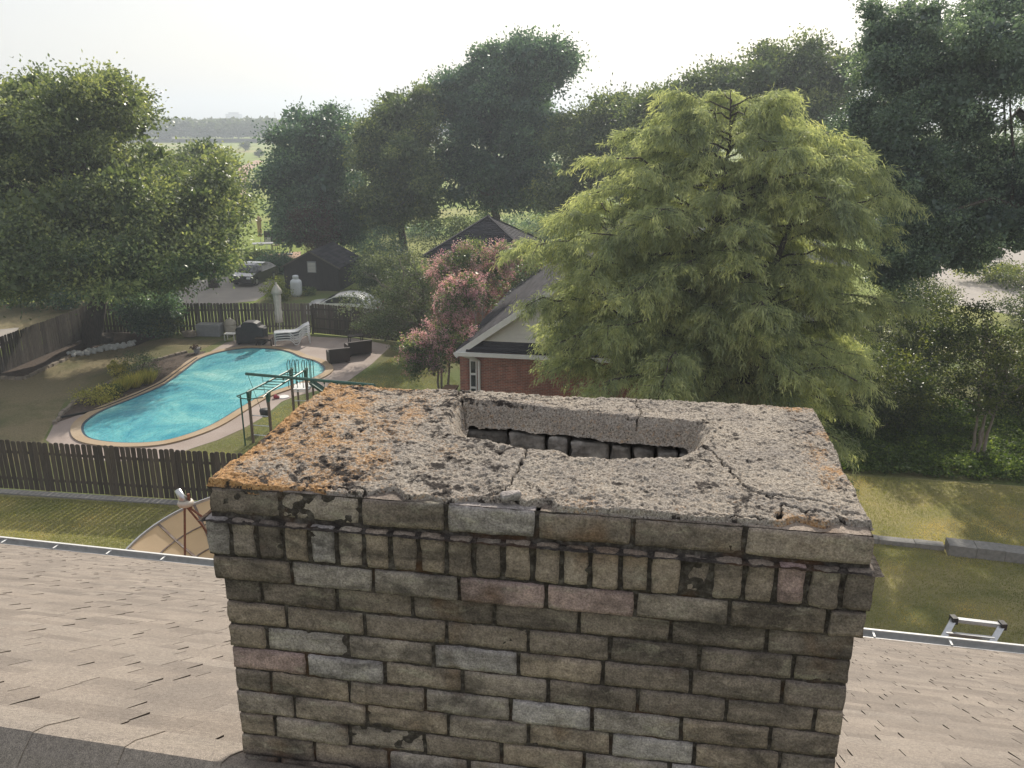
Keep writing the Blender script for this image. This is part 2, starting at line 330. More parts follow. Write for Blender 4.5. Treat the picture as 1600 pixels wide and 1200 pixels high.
class MB:
    def __init__(s): s.v = []; s.f = []; s.t = []; s.uv = None
    def add(s, vs, fs, tint=.5):
        k = len(s.v); s.v += [tuple(p) for p in vs]
        s.f += [tuple(i+k for i in f) for f in fs]; s.t += [tint]*len(fs); return s
    def box(s, c, d, rz=0, tint=.5, taper=1.0, M=None):
        hx, hy, hz = d[0]/2, d[1]/2, d[2]/2; vs = []
        for z in (-1, 1):
            k = taper if z > 0 else 1
            for x, y in ((-1, -1), (1, -1), (1, 1), (-1, 1)):
                p = Vector((x*hx*k, y*hy*k, z*hz))
                if M is not None: p = M @ p
                elif rz: p = Vector((p.x*math.cos(rz)-p.y*math.sin(rz), p.x*math.sin(rz)+p.y*math.cos(rz), p.z))
                vs.append(p+Vector(c))
        return s.add(vs, [(0, 3, 2, 1), (4, 5, 6, 7), (0, 1, 5, 4), (1, 2, 6, 5), (2, 3, 7, 6), (3, 0, 4, 7)], tint)
    def bar(s, p0, p1, wd, ht, up=(0, 0, 1), tint=.5):
        p0, p1 = Vector(p0), Vector(p1); d = p1-p0; L = d.length; y = d.normalized(); up = Vector(up)
        x = y.cross(up)
        if x.length < 1e-4: x = y.cross(Vector((1, 0, 0)))
        x.normalize(); z = x.cross(y)
        M = Matrix((x, y, z)).transposed()
        return s.box((p0+p1)/2, (wd, L, ht), tint=tint, M=M)
    def tube(s, pts, rad, seg=8, tint=.5, cap=True):
        pts = [Vector(p) for p in pts]; n = len(pts)
        rs = rad if isinstance(rad, (list, tuple)) else [rad]*n
        vs = []; prev = None
        for i, p in enumerate(pts):
            d = (pts[min(i+1, n-1)]-pts[max(i-1, 0)]).normalized()
            a = prev if prev is not None else (Vector((1, 0, 0)) if abs(d.x) < .9 else Vector((0, 1, 0)))
            a = (a-d*a.dot(d))
            if a.length < 1e-4: a = d.orthogonal()
            a.normalize(); prev = a; b = d.cross(a)
            for k in range(seg):
                th = 2*math.pi*k/seg; vs.append(p+(a*math.cos(th)+b*math.sin(th))*rs[i])
        fs = []
        for i in range(n-1):
            for k in range(seg):
                k2 = (k+1) % seg
                fs.append((i*seg+k, i*seg+k2, (i+1)*seg+k2, (i+1)*seg+k))
        if cap: fs += [tuple(reversed(range(seg))), tuple(range((n-1)*seg, n*seg))]
        return s.add(vs, fs, tint)
    def lathe(s, prof, c=(0, 0, 0), seg=20, sx=1, sy=1, tint=.5, wave=None):
        vs = []; fs = []; n = len(prof)
        for i, (r, z) in enumerate(prof):
            for k in range(seg):
                th = 2*math.pi*k/seg; rr = r*(1+(wave[0]*math.cos(wave[1]*th) if wave else 0))
                vs.append((c[0]+rr*math.cos(th)*sx, c[1]+rr*math.sin(th)*sy, c[2]+z))
        for i in range(n-1):
            for k in range(seg):
                k2 = (k+1) % seg; fs.append((i*seg+k, i*seg+k2, (i+1)*seg+k2, (i+1)*seg+k))
        fs += [tuple(reversed(range(seg))), tuple(range((n-1)*seg, n*seg))]
        return s.add(vs, fs, tint)
    def prism(s, poly, z0, z1, tint=.5):          # horizontal polygon
        n = len(poly); vs = [(p[0], p[1], z0) for p in poly]+[(p[0], p[1], z1) for p in poly]
        fs = [tuple(reversed(range(n))), tuple(range(n, 2*n))]+[(i, (i+1) % n, n+(i+1) % n, n+i) for i in range(n)]
        return s.add(vs, fs, tint)
    def slab(s, prof, w0, w1, wf=None, tint=.5):  # profile in x,z extruded over y from w0 to w1; wf(z) scales the half width
        n = len(prof); vs = []
        for y in (w0, w1):
            for (x, z) in prof: vs.append((x, y*(wf(z) if wf else 1), z))
        fs = [tuple(range(n)), tuple(reversed(range(n, 2*n)))]+[(i, n+i, n+(i+1) % n, (i+1) % n) for i in range(n)]
        return s.add(vs, fs, tint)
    def build(s, name, mat, parent=None, loc=None, smooth=False, uv=False):
        me = bpy.data.meshes.new(name); me.from_pydata(s.v, [], s.f); me.update()
        a = me.attributes.new('tint', 'FLOAT', 'FACE'); a.data.foreach_set('value', s.t)
        if smooth: me.polygons.foreach_set('use_smooth', [True]*len(s.f))
        if uv:                                     # wall coordinates: run along the wall, height
            b = me.attributes.new('uvp', 'FLOAT_VECTOR', 'CORNER'); dat = []
            for p in me.polygons:
                nx = abs(p.normal.x) > abs(p.normal.y)
                for li in p.loop_indices:
                    q = me.vertices[me.loops[li].vertex_index].co; dat += [q.y if nx else q.x, q.z, 0]
            b.data.foreach_set('vector', dat)
        return link(name, me, mat, parent, loc)
def quads_mesh(name, V, tint, k=4, smooth=False):
    """V: (n*k,3) verts of n separate k-gons"""
    n = len(V)//k; me = bpy.data.meshes.new(name)
    me.vertices.add(n*k); me.vertices.foreach_set('co', np.ascontiguousarray(V, dtype=np.float32).ravel())
    me.loops.add(n*k); me.loops.foreach_set('vertex_index', np.arange(n*k, dtype=np.int32))
    me.polygons.add(n); me.polygons.foreach_set('loop_start', np.arange(0, n*k, k, dtype=np.int32))
    try: me.polygons.foreach_set('loop_total', np.full(n, k, dtype=np.int32))
    except Exception: pass
    me.update(calc_edges=True)
    a = me.attributes.new('tint', 'FLOAT', 'FACE'); a.data.foreach_set('value', np.asarray(tint, dtype=np.float32))
    return me
def unit(a): return a/np.maximum(np.linalg.norm(a, axis=1, keepdims=True), 1e-9)
def leaf_quads(P, D, L, W, rg):
    """diamond leaves at P pointing along D"""
    D = unit(D); n = len(P)
    Q = unit(np.cross(D, rg.normal(size=(n, 3))))
    L = np.broadcast_to(L, (n,))[:, None]; W = np.broadcast_to(W, (n,))[:, None]
    V = np.empty((n, 4, 3)); up = np.cross(D, Q)
    V[:, 0] = P; V[:, 1] = P+D*L*.5+Q*W*.5+up*W*.12; V[:, 2] = P+D*L; V[:, 3] = P+D*L*.5-Q*W*.5+up*W*.12
    return V.reshape(-1, 3)
def clump_centres(lobes, n, rg, shell=.45):
    vol = np.array([l[3]*l[4]*l[5] for l in lobes])**.67; pick = rg.choice(len(lobes), n, p=vol/vol.sum())
    Lb = np.array(lobes)[pick]
    d = unit(rg.normal(size=(n, 3))); r = rg.random(n)**(1/3.)*(1-shell)+shell*rg.random(n)**.15
    r = np.clip(r, 0, 1.0)*rg.uniform(.80, 1.14, n)
    return Lb[:, :3]+d*r[:, None]*Lb[:, 3:6], d, pick
def sublobes(lobes, rg, k=9):
    out = [(l[0], l[1], l[2], l[3]*.62, l[4]*.62, l[5]*.62) for l in lobes]
    for l in lobes:
        for i in range(k):
            y = 1-2*(i+.5)/k; th = i*2.4+rg.uniform(-.5, .5); r_ = math.sqrt(1-y*y); f = rg.uniform(.56, .80); q = rg.uniform(.26, .48)
            out.append((l[0]+r_*math.cos(th)*l[3]*f, l[1]+r_*math.sin(th)*l[4]*f, l[2]+y*l[5]*f, l[3]*q, l[4]*q, l[5]*q*.8))
    return out
def crown_mesh(name, lobes, nc, per, cr, leaf, rg, shell=.45, droop=.1, flat=.65, zmin=None, aspect=.6, spread=.75, core=0):
    cc, d, _ = clump_centres(lobes, nc, rg, shell)
    crs = cr*rg.uniform(.55, 1.35, nc); ct = rg.normal(.5, .24, nc)
    idx = np.repeat(np.arange(nc), per); m = len(idx)
    off = rg.normal(size=(m, 3))*.55; off[:, 2] *= flat
    P = cc[idx]+off*crs[idx][:, None]
    D = rg.normal(size=(m, 3))*spread+d[idx]*.6+unit(off)*.8; D[:, 2] -= droop
    t = np.clip(ct[idx]+rg.normal(0, .16, m)+off[:, 2]*.12, 0, 1)
    if zmin is not None:
        k = P[:, 2] > zmin; P, D, t = P[k], D[k], t[k]
    if core > 0:
        n2 = int(len(P)*core); c2, d2, _ = clump_centres([(l[0], l[1], l[2], l[3]*.68, l[4]*.68, l[5]*.68) for l in lobes], n2, rg, .1)
        V2 = leaf_quads(c2, rg.normal(size=(n2, 3)), leaf*2.3*rg.uniform(.6, 1.3, n2), leaf*1.5*rg.uniform(.7, 1.2, n2), rg)
        t2 = np.clip(rg.normal(.3, .15, n2), 0, 1)
        V = leaf_quads(P, D, leaf*rg.uniform(.6, 1.35, len(P)), leaf*aspect*rg.uniform(.7, 1.2, len(P)), rg)
        return quads_mesh(name, np.concatenate([V, V2]), np.concatenate([t, t2])), cc
    V = leaf_quads(P, D, leaf*rg.uniform(.6, 1.35, len(P)), leaf*aspect*rg.uniform(.7, 1.2, len(P)), rg)
    return quads_mesh(name, V, t), cc
def wander(a, b, n, amp, rg, sag=0):
    a, b = np.array(a, float), np.array(b, float); pts = []
    for i in range(n+1):
        f = i/n; p = a*(1-f)+b*f+rg.normal(size=3)*amp*math.sin(math.pi*f); p[2] += sag*math.sin(math.pi*f); pts.append(Vector(p))
    return pts
def tree(name, label, cat, base, lobes, trunk_r, nc, per, cr, leaf, leafm, seed, group=None, fork=.35, bark='bark',
         limbs=14, stems=None, **kw):
    rg = np.random.default_rng(seed)
    base = Vector(base); o = empty(name, base, 0, label, cat, group)
    rel = [(l[0]-base.x, l[1]-base.y, l[2]-base.z, l[3], l[4], l[5]) for l in lobes]
    kw.setdefault('core', .10)
    sub = sublobes(rel, rg) if kw.pop('ragged', True) else rel
    me, cc = crown_mesh('crown', sub, nc, int(per*1.3), cr, leaf*1.28, rg, **kw)
    link('crown', me, MAT[leafm], o)
    top = max(l[2]+l[5] for l in rel); cx = np.mean([l[0] for l in rel]); cy = np.mean([l[1] for l in rel])
    mb = MB(); stems = stems or [(0, 0)]
    for (sx, sy) in stems:
        fk = np.array([sx*1.6+cx*.25, sy*1.6+cy*.25, top*fork])
        tp = np.array([sx*3+cx*.8, sy*3+cy*.8, top*.82])
        t1 = wander((sx, sy, -.1), fk, 5, trunk_r*.35, rg); t2 = wander(fk, tp, 5, trunk_r*1.2, rg)
        pts = t1+t2[1:]; rr = [trunk_r*(1.5 if i == 0 else 1-.86*i/(len(pts)-1)) for i in range(len(pts))]
        mb.tube(pts, rr, 9)
        sel = rg.choice(len(cc), min(limbs, len(cc)), replace=False)
        for j in sel:
            c = cc[j]; h = np.clip((c[2]-np.hypot(c[0]-fk[0], c[1]-fk[1])*.55)/max(tp[2], .1), fork*.8, .9)*tp[2]
            f = np.clip((h-fk[2])/max(tp[2]-fk[2], .1), 0, 1); a = fk*(1-f)+tp*f
            ps = wander(a, c, 5, .06*np.linalg.norm(c-a), rg, sag=.05*np.linalg.norm(c-a)); r0 = trunk_r*(.48-.28*f)
            mb.tube(ps, [r0*(1-.82*i/5) for i in range(6)], 6)
            for q in range(2):
                a2 = ps[3]; c2 = cc[rg.integers(len(cc))]
                if np.linalg.norm(c2-np.array(a2)) < top*.3: mb.tube(wander(a2, c2, 3, .1, rg), [r0*.35, r0*.25, r0*.15, r0*.08], 5)
    mb.build('trunk', MAT[bark], o, smooth=True)
    return o
def LP(u, v, Y, ru, rv, ry):       # a lobe given by where it is seen
    p = A(u, v, Y); s = S(v, Y)
    return (p.x, p.y, p.z, ru*s, ry, rv*s)

# ================================================================== SETTING
def sheet(name, pts, z, mat, kind='structure', label=None):
    mb = MB(); vs = [(p[0], p[1], z) for p in pts]; mb.add(vs, [tuple(range(len(vs)))])
    me_o = mb.build(name, MAT[mat]); 
    if me_o.data.polygons[0].normal.z < 0: me_o.data.flip_normals()
    return tag(me_o, label, None, None, kind)
sheet('ground', [(-2400, -150), (2400, -150), (2400, 3000), (-2400, 3000)], 0, 'field')
def smooth_loop(pts, k=6):
    n = len(pts); out = []
    for i in range(n):
        p0, p1, p2, p3 = (Vector(pts[(i+j-1) % n]) for j in range(4))
        for j in range(k):
            t = j/k
            out.append(.5*((2*p1)+(p2-p0)*t+(2*p0-5*p1+4*p2-p3)*t*t+(3*p1-p0-3*p2+p3)*t**3))
    return out
XY = lambda L: [(G(u, v).x, G(u, v).y) for u, v in L]
# lawns
sheet('lawn', [(-60, -5), (60, -5), (60, 33), (2, 60), (-8, 62), (-9, 47.2), (-24.5, 48.6), (-25.8, 36), (-40, 27.5)], .004, 'lawn')
sheet('dry_lawn', XY([(-60, 598), (60, 572), (150, 548), (262, 528), (300, 531), (352, 530), (310, 548), (230, 560), (150, 590), (100, 630), (70, 683), (60, 720), (-120, 720)]), .008, 'lawn_dry')
sheet('side_lawn', XY([(1180, 733), (1310, 739), (1600, 760), (1800, 775), (1800, 1300), (1000, 1250)]), .008, 'lawn_side')
lawn2 = sheet('lower_lawn', XY([(-200, 775), (0, 766), (330, 790), (700, 815), (700, 1300), (-900, 1300)]), .008, 'lawn_side')
# pool
pool_px = [(129, 676), (140, 690), (180, 697), (232, 697), (275, 690), (330, 670), (380, 640), (412, 622), (452, 608), (496, 592), (508, 580),
           (494, 569), (470, 562), (452, 554), (425, 549), (385, 548), (345, 554), (312, 565), (288, 583), (255, 606), (210, 626), (163, 645), (136, 662)]
pool = smooth_loop([G(u, v, -.1) for u, v in pool_px], 5)
cen = sum(pool, Vector())/len(pool)
def offset(loop, d):
    n = len(loop); out = []
    for i in range(n):
        t = (loop[(i+1) % n]-loop[i-1]).normalized(); nn = Vector((t.y, -t.x, 0)); out.append(loop[i]+nn*d)
    return out
area = sum(pool[i-1].x*pool[i].y-pool[i].x*pool[i-1].y for i in range(len(pool)))
sg = 1 if area > 0 else -1
wt = MB(); wt.add([(p.x, p.y, -.02) for p in offset(pool, sg*.0)], [tuple(range(len(pool)))])
# fine water sheet
wo_ = wt.build('pool_water', MAT['water'])
if wo_.data.polygons[0].normal.z < 0: wo_.data.flip_normals()
tag(wo_, None, None, None, 'structure')
wo_.location.z = 0.05
def ring(name, lo, hi, z0, z1, mat):
    mb = MB(); n = len(lo)
    for i in range(n):
        j = (i+1) % n
        a, b, c, d = lo[i], lo[j], hi[j], hi[i]
        mb.add([(a.x, a.y, z1), (b.x, b.y, z1), (c.x, c.y, z1), (d.x, d.y, z1)], [(0, 1, 2, 3)])
        mb.add([(a.x, a.y, z0), (b.x, b.y, z0), (b.x, b.y, z1), (a.x, a.y, z1)], [(0, 1, 2, 3)])
        mb.add([(d.x, d.y, z0), (c.x, c.y, z0), (c.x, c.y, z1), (d.x, d.y, z1)], [(0, 1, 2, 3)])
    return mb.build(name, MAT[mat])
tag(ring('pool_coping', offset(pool, sg*.03), offset(pool, sg*.42), .0, .075, 'coping'), None, None, None, 'structure')
tag(ring('pool_tile_band', offset(pool, -sg*.06), offset(pool, sg*.03), .0, .05, 'tile'), None, None, None, 'structure')
sheet('pool_deck', XY([(72, 688), (86, 660), (137, 645), (165, 640), (215, 620), (258, 601), (290, 577), (315, 558), (352, 536), (372, 531), (430, 522), (487, 526),
                       (555, 529), (612, 540), (580, 570), (546, 594), (520, 606), (490, 612), (460, 620), (440, 628), (426, 640), (408, 654), (380, 670),
                       (340, 688), (300, 701), (260, 716), (180, 722), (110, 716)]), .014, 'deck')
# beds
sheet('garden_bed', XY([(86, 662), (92, 650), (120, 626), (160, 604), (190, 592), (235, 566), (290, 552), (322, 549), (310, 560), (285, 577), (255, 600), (215, 619), (160, 640), (120, 650)]), .018, 'mulch')
sheet('tree_bed', XY([(-80, 600), (0, 590), (40, 592), (90, 567), (130, 552), (215, 540), (250, 525), (170, 515), (60, 540), (-80, 585)]), .018, 'mulch')
def edging(name, px, label, r=.09):
    mb = MB(); rg = np.random.default_rng(len(px)*3+1); pts = [G(u, v) for u, v in px]
    for a, b in zip(pts[:-1], pts[1:]):
        L = (b-a).length; k = max(1, int(L/.34)); ang = math.atan2(b.y-a.y, b.x-a.x)
        for i in range(k):
            p = a.lerp(b, (i+.5)/k); mb.box((p.x+rg.normal()*.02, p.y+rg.normal()*.02, .06), (L/k*.93, .2*rg.uniform(.8, 1.2), .14*rg.uniform(.8, 1.2)), ang+rg.normal()*.08, rg.random(), .82)
    o = mb.build(name, MAT['edging']); return tag(o, label, 'edging')
edging('stone_edging', [(86, 664), (95, 650), (122, 626), (162, 604), (192, 591), (235, 566), (292, 551)], 'low tan stone edging along the lawn side of the pool bed')
edging('stone_edging', [(-60, 602), (0, 592), (38, 593), (60, 582), (92, 567), (112, 556)], 'low tan stone edging of the bed along the left fence')
mbk = MB(); bp = [G(u, v) for u, v in [(90, 655), (137, 646), (165, 638), (215, 618), (256, 599), (285, 577), (308, 561)]]
for a, b in zip(bp[:-1], bp[1:]): mbk.bar(a+Vector((0, 0, .05)), b+Vector((0, 0, .05)), .05, .1)
tag(mbk.build('bed_edging_strip', MAT['black_plastic']), 'thin black edging strip between pool coping and garden bed', 'edging')
# white rocks
def rock_mesh(seed):
    rg = np.random.default_rng(seed); mb = MB(); prof = [(.01, -.05), (.1, -.03), (.13, .04), (.09, .11), (.02, .14)]
    mb.lathe(prof, seg=7); mb.v = [(x*rg.uniform(.75, 1.25), y*rg.uniform(.75, 1.25), z*rg.uniform(.85, 1.15)) for x, y, z in mb.v]
    return mb
rocks = [rock_mesh(k).build('white_rock', MAT['white_rock']) for k in range(4)]
rk = []
for i in range(64):
    f = i/63; u = 108+f*102; v = 555-8*f-10*f*f+math.sin(f*9)*1.0
    p = G(u+random.uniform(-3, 3), v+random.uniform(-2.6, 2.6))
    o = rocks[i] if i < 4 else rocks[i % 4].copy()
    if i >= 4: C.objects.link(o)
    o.location = (p.x, p.y, .04); o.rotation_euler = (0, 0, random.uniform(0, 6)); sc = random.uniform(.7, 1.3); o.scale = (sc, sc, sc)
    tag(o, 'white rock in the curved heap of white rocks at the foot of the large oak', 'rock', 'white rocks edging the oak bed')
# driveway and roads beyond
sheet('driveway', XY([(250, 470), (300, 440), (360, 432), (430, 438), (428, 452), (400, 470), (345, 476), (300, 480)]), .010, 'driveway')
sheet('green_lawn_strip', XY([(385, 480), (420, 462), (470, 452), (560, 452), (640, 480), (640, 520), (560, 486)]), .012, 'lawn')
sheet('shaded_ground', XY([(-200, 555), (0, 540), (60, 528), (140, 515), (170, 470), (60, 472), (-200, 490)]), .010, 'lawn_dry')  # brown sheet, its dark tone standing in for shade on the ground
sheet('road', XY([(1380, 432), (1420, 400), (1490, 385), (1560, 380), (1700, 420), (1900, 440), (1900, 520), (1620, 500), (1520, 480), (1450, 470), (1390, 452)]), .010, 'driveway')
sheet('left_road', XY([(-200, 560), (0, 515), (30, 512), (20, 530), (0, 545), (-200, 600)]), .015, 'driveway')
sheet('dirt_path', XY([(372, 262), (400, 250), (412, 252), (388, 268), (384, 300), (390, 330), (378, 330), (374, 290)]), .010, 'patio_tan')
# kerb strip under near fence, retaining wall
def strip(name, a, b, wd, ht, mat, label, cat, parts=1):
    mb = MB(); L = (b-a).length
    rg = np.random.default_rng(3)
    x = 0
    while x < L:
        l = min(rg.uniform(.7, 1.1) if parts > 1 else L, L-x)
        p = a.lerp(b, x/L); q = a.lerp(b, (x+l-.012)/L); h = ht*(rg.uniform(.93, 1.05) if parts > 1 else 1)
        mb.bar(p+Vector((0, 0, h/2)), q+Vector((0, 0, h/2)), wd*(rg.uniform(.94, 1.04) if parts > 1 else 1), h, tint=rg.random()); x += l
    return tag(mb.build(name, MAT[mat]), label, cat)
fa, fb = G(-60, 760), G(300, 783)
fdir = (fb-fa).normalized()
strip('concrete_mow_strip', fa-fdir*8+Vector((0, -.25, 0)), fb+fdir*9+Vector((0, -.25, 0)), .3, .06, 'stone', 'grey concrete strip at the foot of the near fence', 'kerb')
strip('stone_wall', G(1478, 862), G(1478, 862)+(G(1600, 876)-G(1478, 862))*2.2, .5, .35, 'stone', 'low grey stone garden wall across the right lawn', 'wall', 3)
strip('stone_kerb', G(1290, 838), G(1474, 858), .3, .16, 'stone', 'thin stone kerb running in shade from chimney to the stone wall', 'kerb', 3)

# ================================================================== OWN HOUSE
nx_, ny_ = .194, .981
def roofz(x, y): return 12-1.7-.561*((nx_*x+ny_*y)-1.731)
hx = Vector((ny_, -nx_, 0)); hn = Vector((nx_, ny_, 0)); slope = Vector((nx_, ny_, -.561)).normalized()
house = empty('house', (0, 6, 0), 0, 'near house with tan shingle roof and weathered brick chimney with concrete top', 'house')
hinv = Matrix.Translation((0, -6, 0))
rn = hx.cross(slope).normalized(); rn = rn if rn.z > 0 else -rn
S_E = 9.757; Z_E = 5.8
def rp(a, s):                      # a along the eave, s = distance n.p ; point on roof plane
    z = 12-1.7-.561*(s-1.731); return Vector((hx.x*a+hn.x*s, hx.y*a+hn.y*s-6, z))
# ridge line through two seen points
def onroof(u, v):
    d = ray(u, v); nd = nx_*d[0]+ny_*d[1]; t = (-1.7+.561*1.731)/(d[2]+.561*nd); return Vector((d[0]*t, d[1]*t, CAMZ+d[2]*t))
r1, r2 = onroof(0, 1145), onroof(270, 1190)
a1, s1 = r1.dot(hx), r1.dot(hn); a2, s2 = r2.dot(hx), r2.dot(hn)
def ridge_s(a): return s1+(a-a1)*(s2-s1)/(a2-a1)
mb = MB(); rg = np.random.default_rng(21); EXP = .143
slen = math.sqrt(1+.561**2); ds = EXP/slen
nrow = int((S_E-1.0)/ds)+1
for i in range(nrow):
    s_lo = S_E-i*ds; s_hi = s_lo-ds*1.25
    amin = -13.0; amax = 9.0; a = amin+rg.uniform(0, .3)
    base_t = .5+rg.normal()*.04; was_up = False
    p = [rp(amin, s_hi), rp(amax, s_hi), rp(amax, s_lo), rp(amin, s_lo)]
    # keep everything beyond the ridge only
    def cut(sv, av): return max(sv, ridge_s(av))
    # base course in pieces
    while a < amax:
        wd = rg.uniform(.10, .34); gap = 0.0
        a_ = a+wd; up = rg.random() < .58
        if s_lo > ridge_s(a)+.02:
            h1 = .0075 if up else .003; h0 = -.001
            lo = s_lo+(0.0 if up else -.003); hi0 = max(s_hi, ridge_s(a)+.002); hi1 = max(s_hi, ridge_s(a_)+.002)
            g_l = .0045 if (up and not was_up) or rg.random() < .6 else .001
            v = [rp(a+g_l, hi0)+rn*h0, rp(a_, hi1)+rn*h0, rp(a_, lo)+rn*h1, rp(a+g_l, lo)+rn*h1,
                 rp(a+g_l, lo)-rn*.004, rp(a_, lo)-rn*.004, rp(a+g_l, hi0)-rn*.004, rp(a_, hi1)-rn*.004]
            t = np.clip(base_t+rg.normal()*.2+(.06 if up else -.1), .1, 1)
            mb.add(v[:4], [(0, 1, 2, 3)], t)
            mb.add(v, [(3, 2, 5, 4), (0, 3, 4, 6), (2, 1, 7, 5)], 0)
        was_up = up
        a = a_
roof = mb.build('roof', MAT['shingle'], house)
for p_ in roof.data.polygons[:1]:
    pass
under = MB()
o_ = Vector((0, 0, -.012))
under.add([rp(-13, S_E)+o_, rp(9, S_E)+o_, rp(9, ridge_s(9))+o_, rp(-13, ridge_s(-13))+o_], [(0, 1, 2, 3)], 0)
# near slope falls away from the ridge towards the camera
def nearp(a, d):  # d metres back from ridge
    s = ridge_s(a); q = rp(a, s); return Vector((q.x-hn.x*d, q.y-hn.y*d, q.z-.95*d))
mb = MB()
for i in range(46):
    d0, d1 = i*ds, (i+1)*ds*1.0; a = -13+rg.uniform(0, .3)
    while a < 9:
        wd = rg.uniform(.12, .34); up = rg.random() < .55
        q = [nearp(a, d0), nearp(a+wd-.004, d0), nearp(a+wd-.004, d1), nearp(a, d1)]
        h = .008 if up else .003
        mb.add([q[0], q[1], q[2]+Vector((0, 0, h)), q[3]+Vector((0, 0, h))], [(0, 1, 2, 3)], np.clip(.45+rg.normal()*.2, .1, 1)); a += wd
mb.add([nearp(-13, 0)+o_, nearp(9, 0)+o_, nearp(9, 7)+o_, nearp(-13, 7)+o_], [(0, 1, 2, 3)], 0)
mb.build('rear_roof_slope', MAT['shingle'], house)
under.build('roof_deck', MAT['shingle'], house)
# ridge caps: overlapping bent pieces
mb = MB(); a = -7.5
while a < .5:
    L = .29; q = []
    for aa, lift in ((a, .002), (a+L+.02, .0055)):
        s = ridge_s(aa)
        for (off, zz) in ((.17, -.088), (.10, -.048), (.045, -.015), (0, 0), (-.045, -.030), (-.10, -.080), (-.17, -.145)):
            b = rp(aa, s); q.append(b+Vector((hn.x*off, hn.y*off, zz+lift+.018)))
    fs = [(k, k+1, k+8, k+7) for k in range(6)]+[(7+k, 8+k, 15+k, 14+k) for k in range(6)]
    q += [x-Vector((0, 0, .005)) for x in q[7:14]]
    mb.add(q, fs, np.clip(.85+rg.normal()*.15, .2, 1)); a += L
mb.build('ridge_cap', MAT['shingle'], house, smooth=False)
# gutter and drip edge
mb = MB(); g0, g1 = rp(-13, S_E), rp(9, S_E)
mb.bar(g0+hn*.012+Vector((0, 0, -.03)), g1+hn*.012+Vector((0, 0, -.03)), .008, .07)
mb.bar(g0+hn*.13+Vector((0, 0, -.02)), g1+hn*.13+Vector((0, 0, -.02)), .012, .11)
mb.build('gutter_trough', MAT['galv'], house); mb = MB()
mb.bar(g0+hn*.14+Vector((0, 0, .038)), g1+hn*.14+Vector((0, 0, .038)), .03, .012)
mb.bar(g0+hn*.07+Vector((0, 0, -.09)), g1+hn*.07+Vector((0, 0, -.09)), .13, .012)
for k in range(24):
    aa = -12.6+k*.9; q = rp(aa, S_E); mb.bar(q+hn*.012+Vector((0, 0, .02)), q+hn*.13+Vector((0, 0, .02)), .025, .006)
mb.build('gutter', MAT['white'], house)
mb = MB()
e0 = rp(-12.5, S_E-.5); e1 = rp(8.5, S_E-.5); e2 = rp(8.5, -4.0); e3 = rp(-12.5, -4.0)
vs = []
for z in (0.0, 4.9):
    for q in (e0, e1, e2, e3): vs.append((q.x, q.y, z))
mb.add(vs, [(0, 1, 5, 4), (1, 2, 6, 5), (2, 3, 7, 6), (3, 0, 4, 7)])
mb.build('wall', MAT['red_brick'], house, uv=True)

# ---- chimney, local frame: x along near edge, y away, z=0 at brick top
CL, CD = 1.52, .80
ex = Vector((.9862, -.1656, 0)); ca = math.atan2(ex.y, ex.x)
near_left = G(320, 760, 12-.835)
def cl(u, v, z=0):   # pixel -> local on crown plane
    p = G(u, v, 12-.835+z)-near_left; return (p.x*math.cos(ca)+p.y*math.sin(ca), -p.x*math.sin(ca)+p.y*math.cos(ca))
chim_loc = (near_left.x, near_left.y-6, near_left.z)
def rough_box(c, d, seg, r, amp, rg, rot=0, seed=0, tilt=0):
    """rounded, eroded brick; returns verts, faces"""
    n = [max(1, int(round(x/seg))) for x in d]; idx = {}; vs = []; fs = []
    def vid(i, j, k):
        key = (i, j, k)
        if key not in idx: idx[key] = len(vs); vs.append([d[0]*(i/n[0]-.5), d[1]*(j/n[1]-.5), d[2]*(k/n[2]-.5)])
        return idx[key]
    for i in range(n[0]):
        for k in range(n[2]):
            fs.append((vid(i, 0, k), vid(i+1, 0, k), vid(i+1, 0, k+1), vid(i, 0, k+1)))
            fs.append((vid(i, n[1], k), vid(i, n[1], k+1), vid(i+1, n[1], k+1), vid(i+1, n[1], k)))
    for j in range(n[1]):
        for k in range(n[2]):
            fs.append((vid(0, j, k), vid(0, j, k+1), vid(0, j+1, k+1), vid(0, j+1, k)))
            fs.append((vid(n[0], j, k), vid(n[0], j+1, k), vid(n[0], j+1, k+1), vid(n[0], j, k+1)))
    for i in range(n[0]):
        for j in range(n[1]):
            fs.append((vid(i, j, 0), vid(i, j+1, 0), vid(i+1, j+1, 0), vid(i+1, j, 0)))
            fs.append((vid(i, j, n[2]), vid(i+1, j, n[2]), vid(i+1, j+1, n[2]), vid(i, j+1, n[2])))
    P = np.array(vs); h = np.array(d)/2; q = np.clip(P, -(h-r), h-r); dd = P-q; L = np.linalg.norm(dd, axis=1, keepdims=True)
    P = np.where(L > 1e-6, q+dd/np.maximum(L, 1e-6)*np.minimum(r, L), P)
    out = []
    for p in P:
        p3 = Vector(p)+Vector(c); s_ = (seed*7.13) % 50
        nz = mnoise.noise_vector(Vector((p3.x*22+s_, p3.y*22, p3.z*22+s_)))*amp
        nz += mnoise.noise_vector(Vector((p3.x*75+s_, p3.y*75, p3.z*75)))*amp*.45
        q3 = Vector(p)+nz
        if tilt: q3.z += q3.x*tilt
        if rot: q3 = Vector((q3.x*math.cos(rot)-q3.y*math.sin(rot), q3.x*math.sin(rot)+q3.y*math.cos(rot), q3.z))
        out.append(q3+Vector(c))
    return out, fs
mb = MB(); rg = np.random.default_rng(8)
def tint_pick():
    x = rg.random()
    return float(rg.uniform(.0, .22)) if x < .16 else float(rg.uniform(.22, .6)) if x < .68 else float(rg.uniform(.62, .85)) if x < .88 else float(rg.uniform(.88, 1))
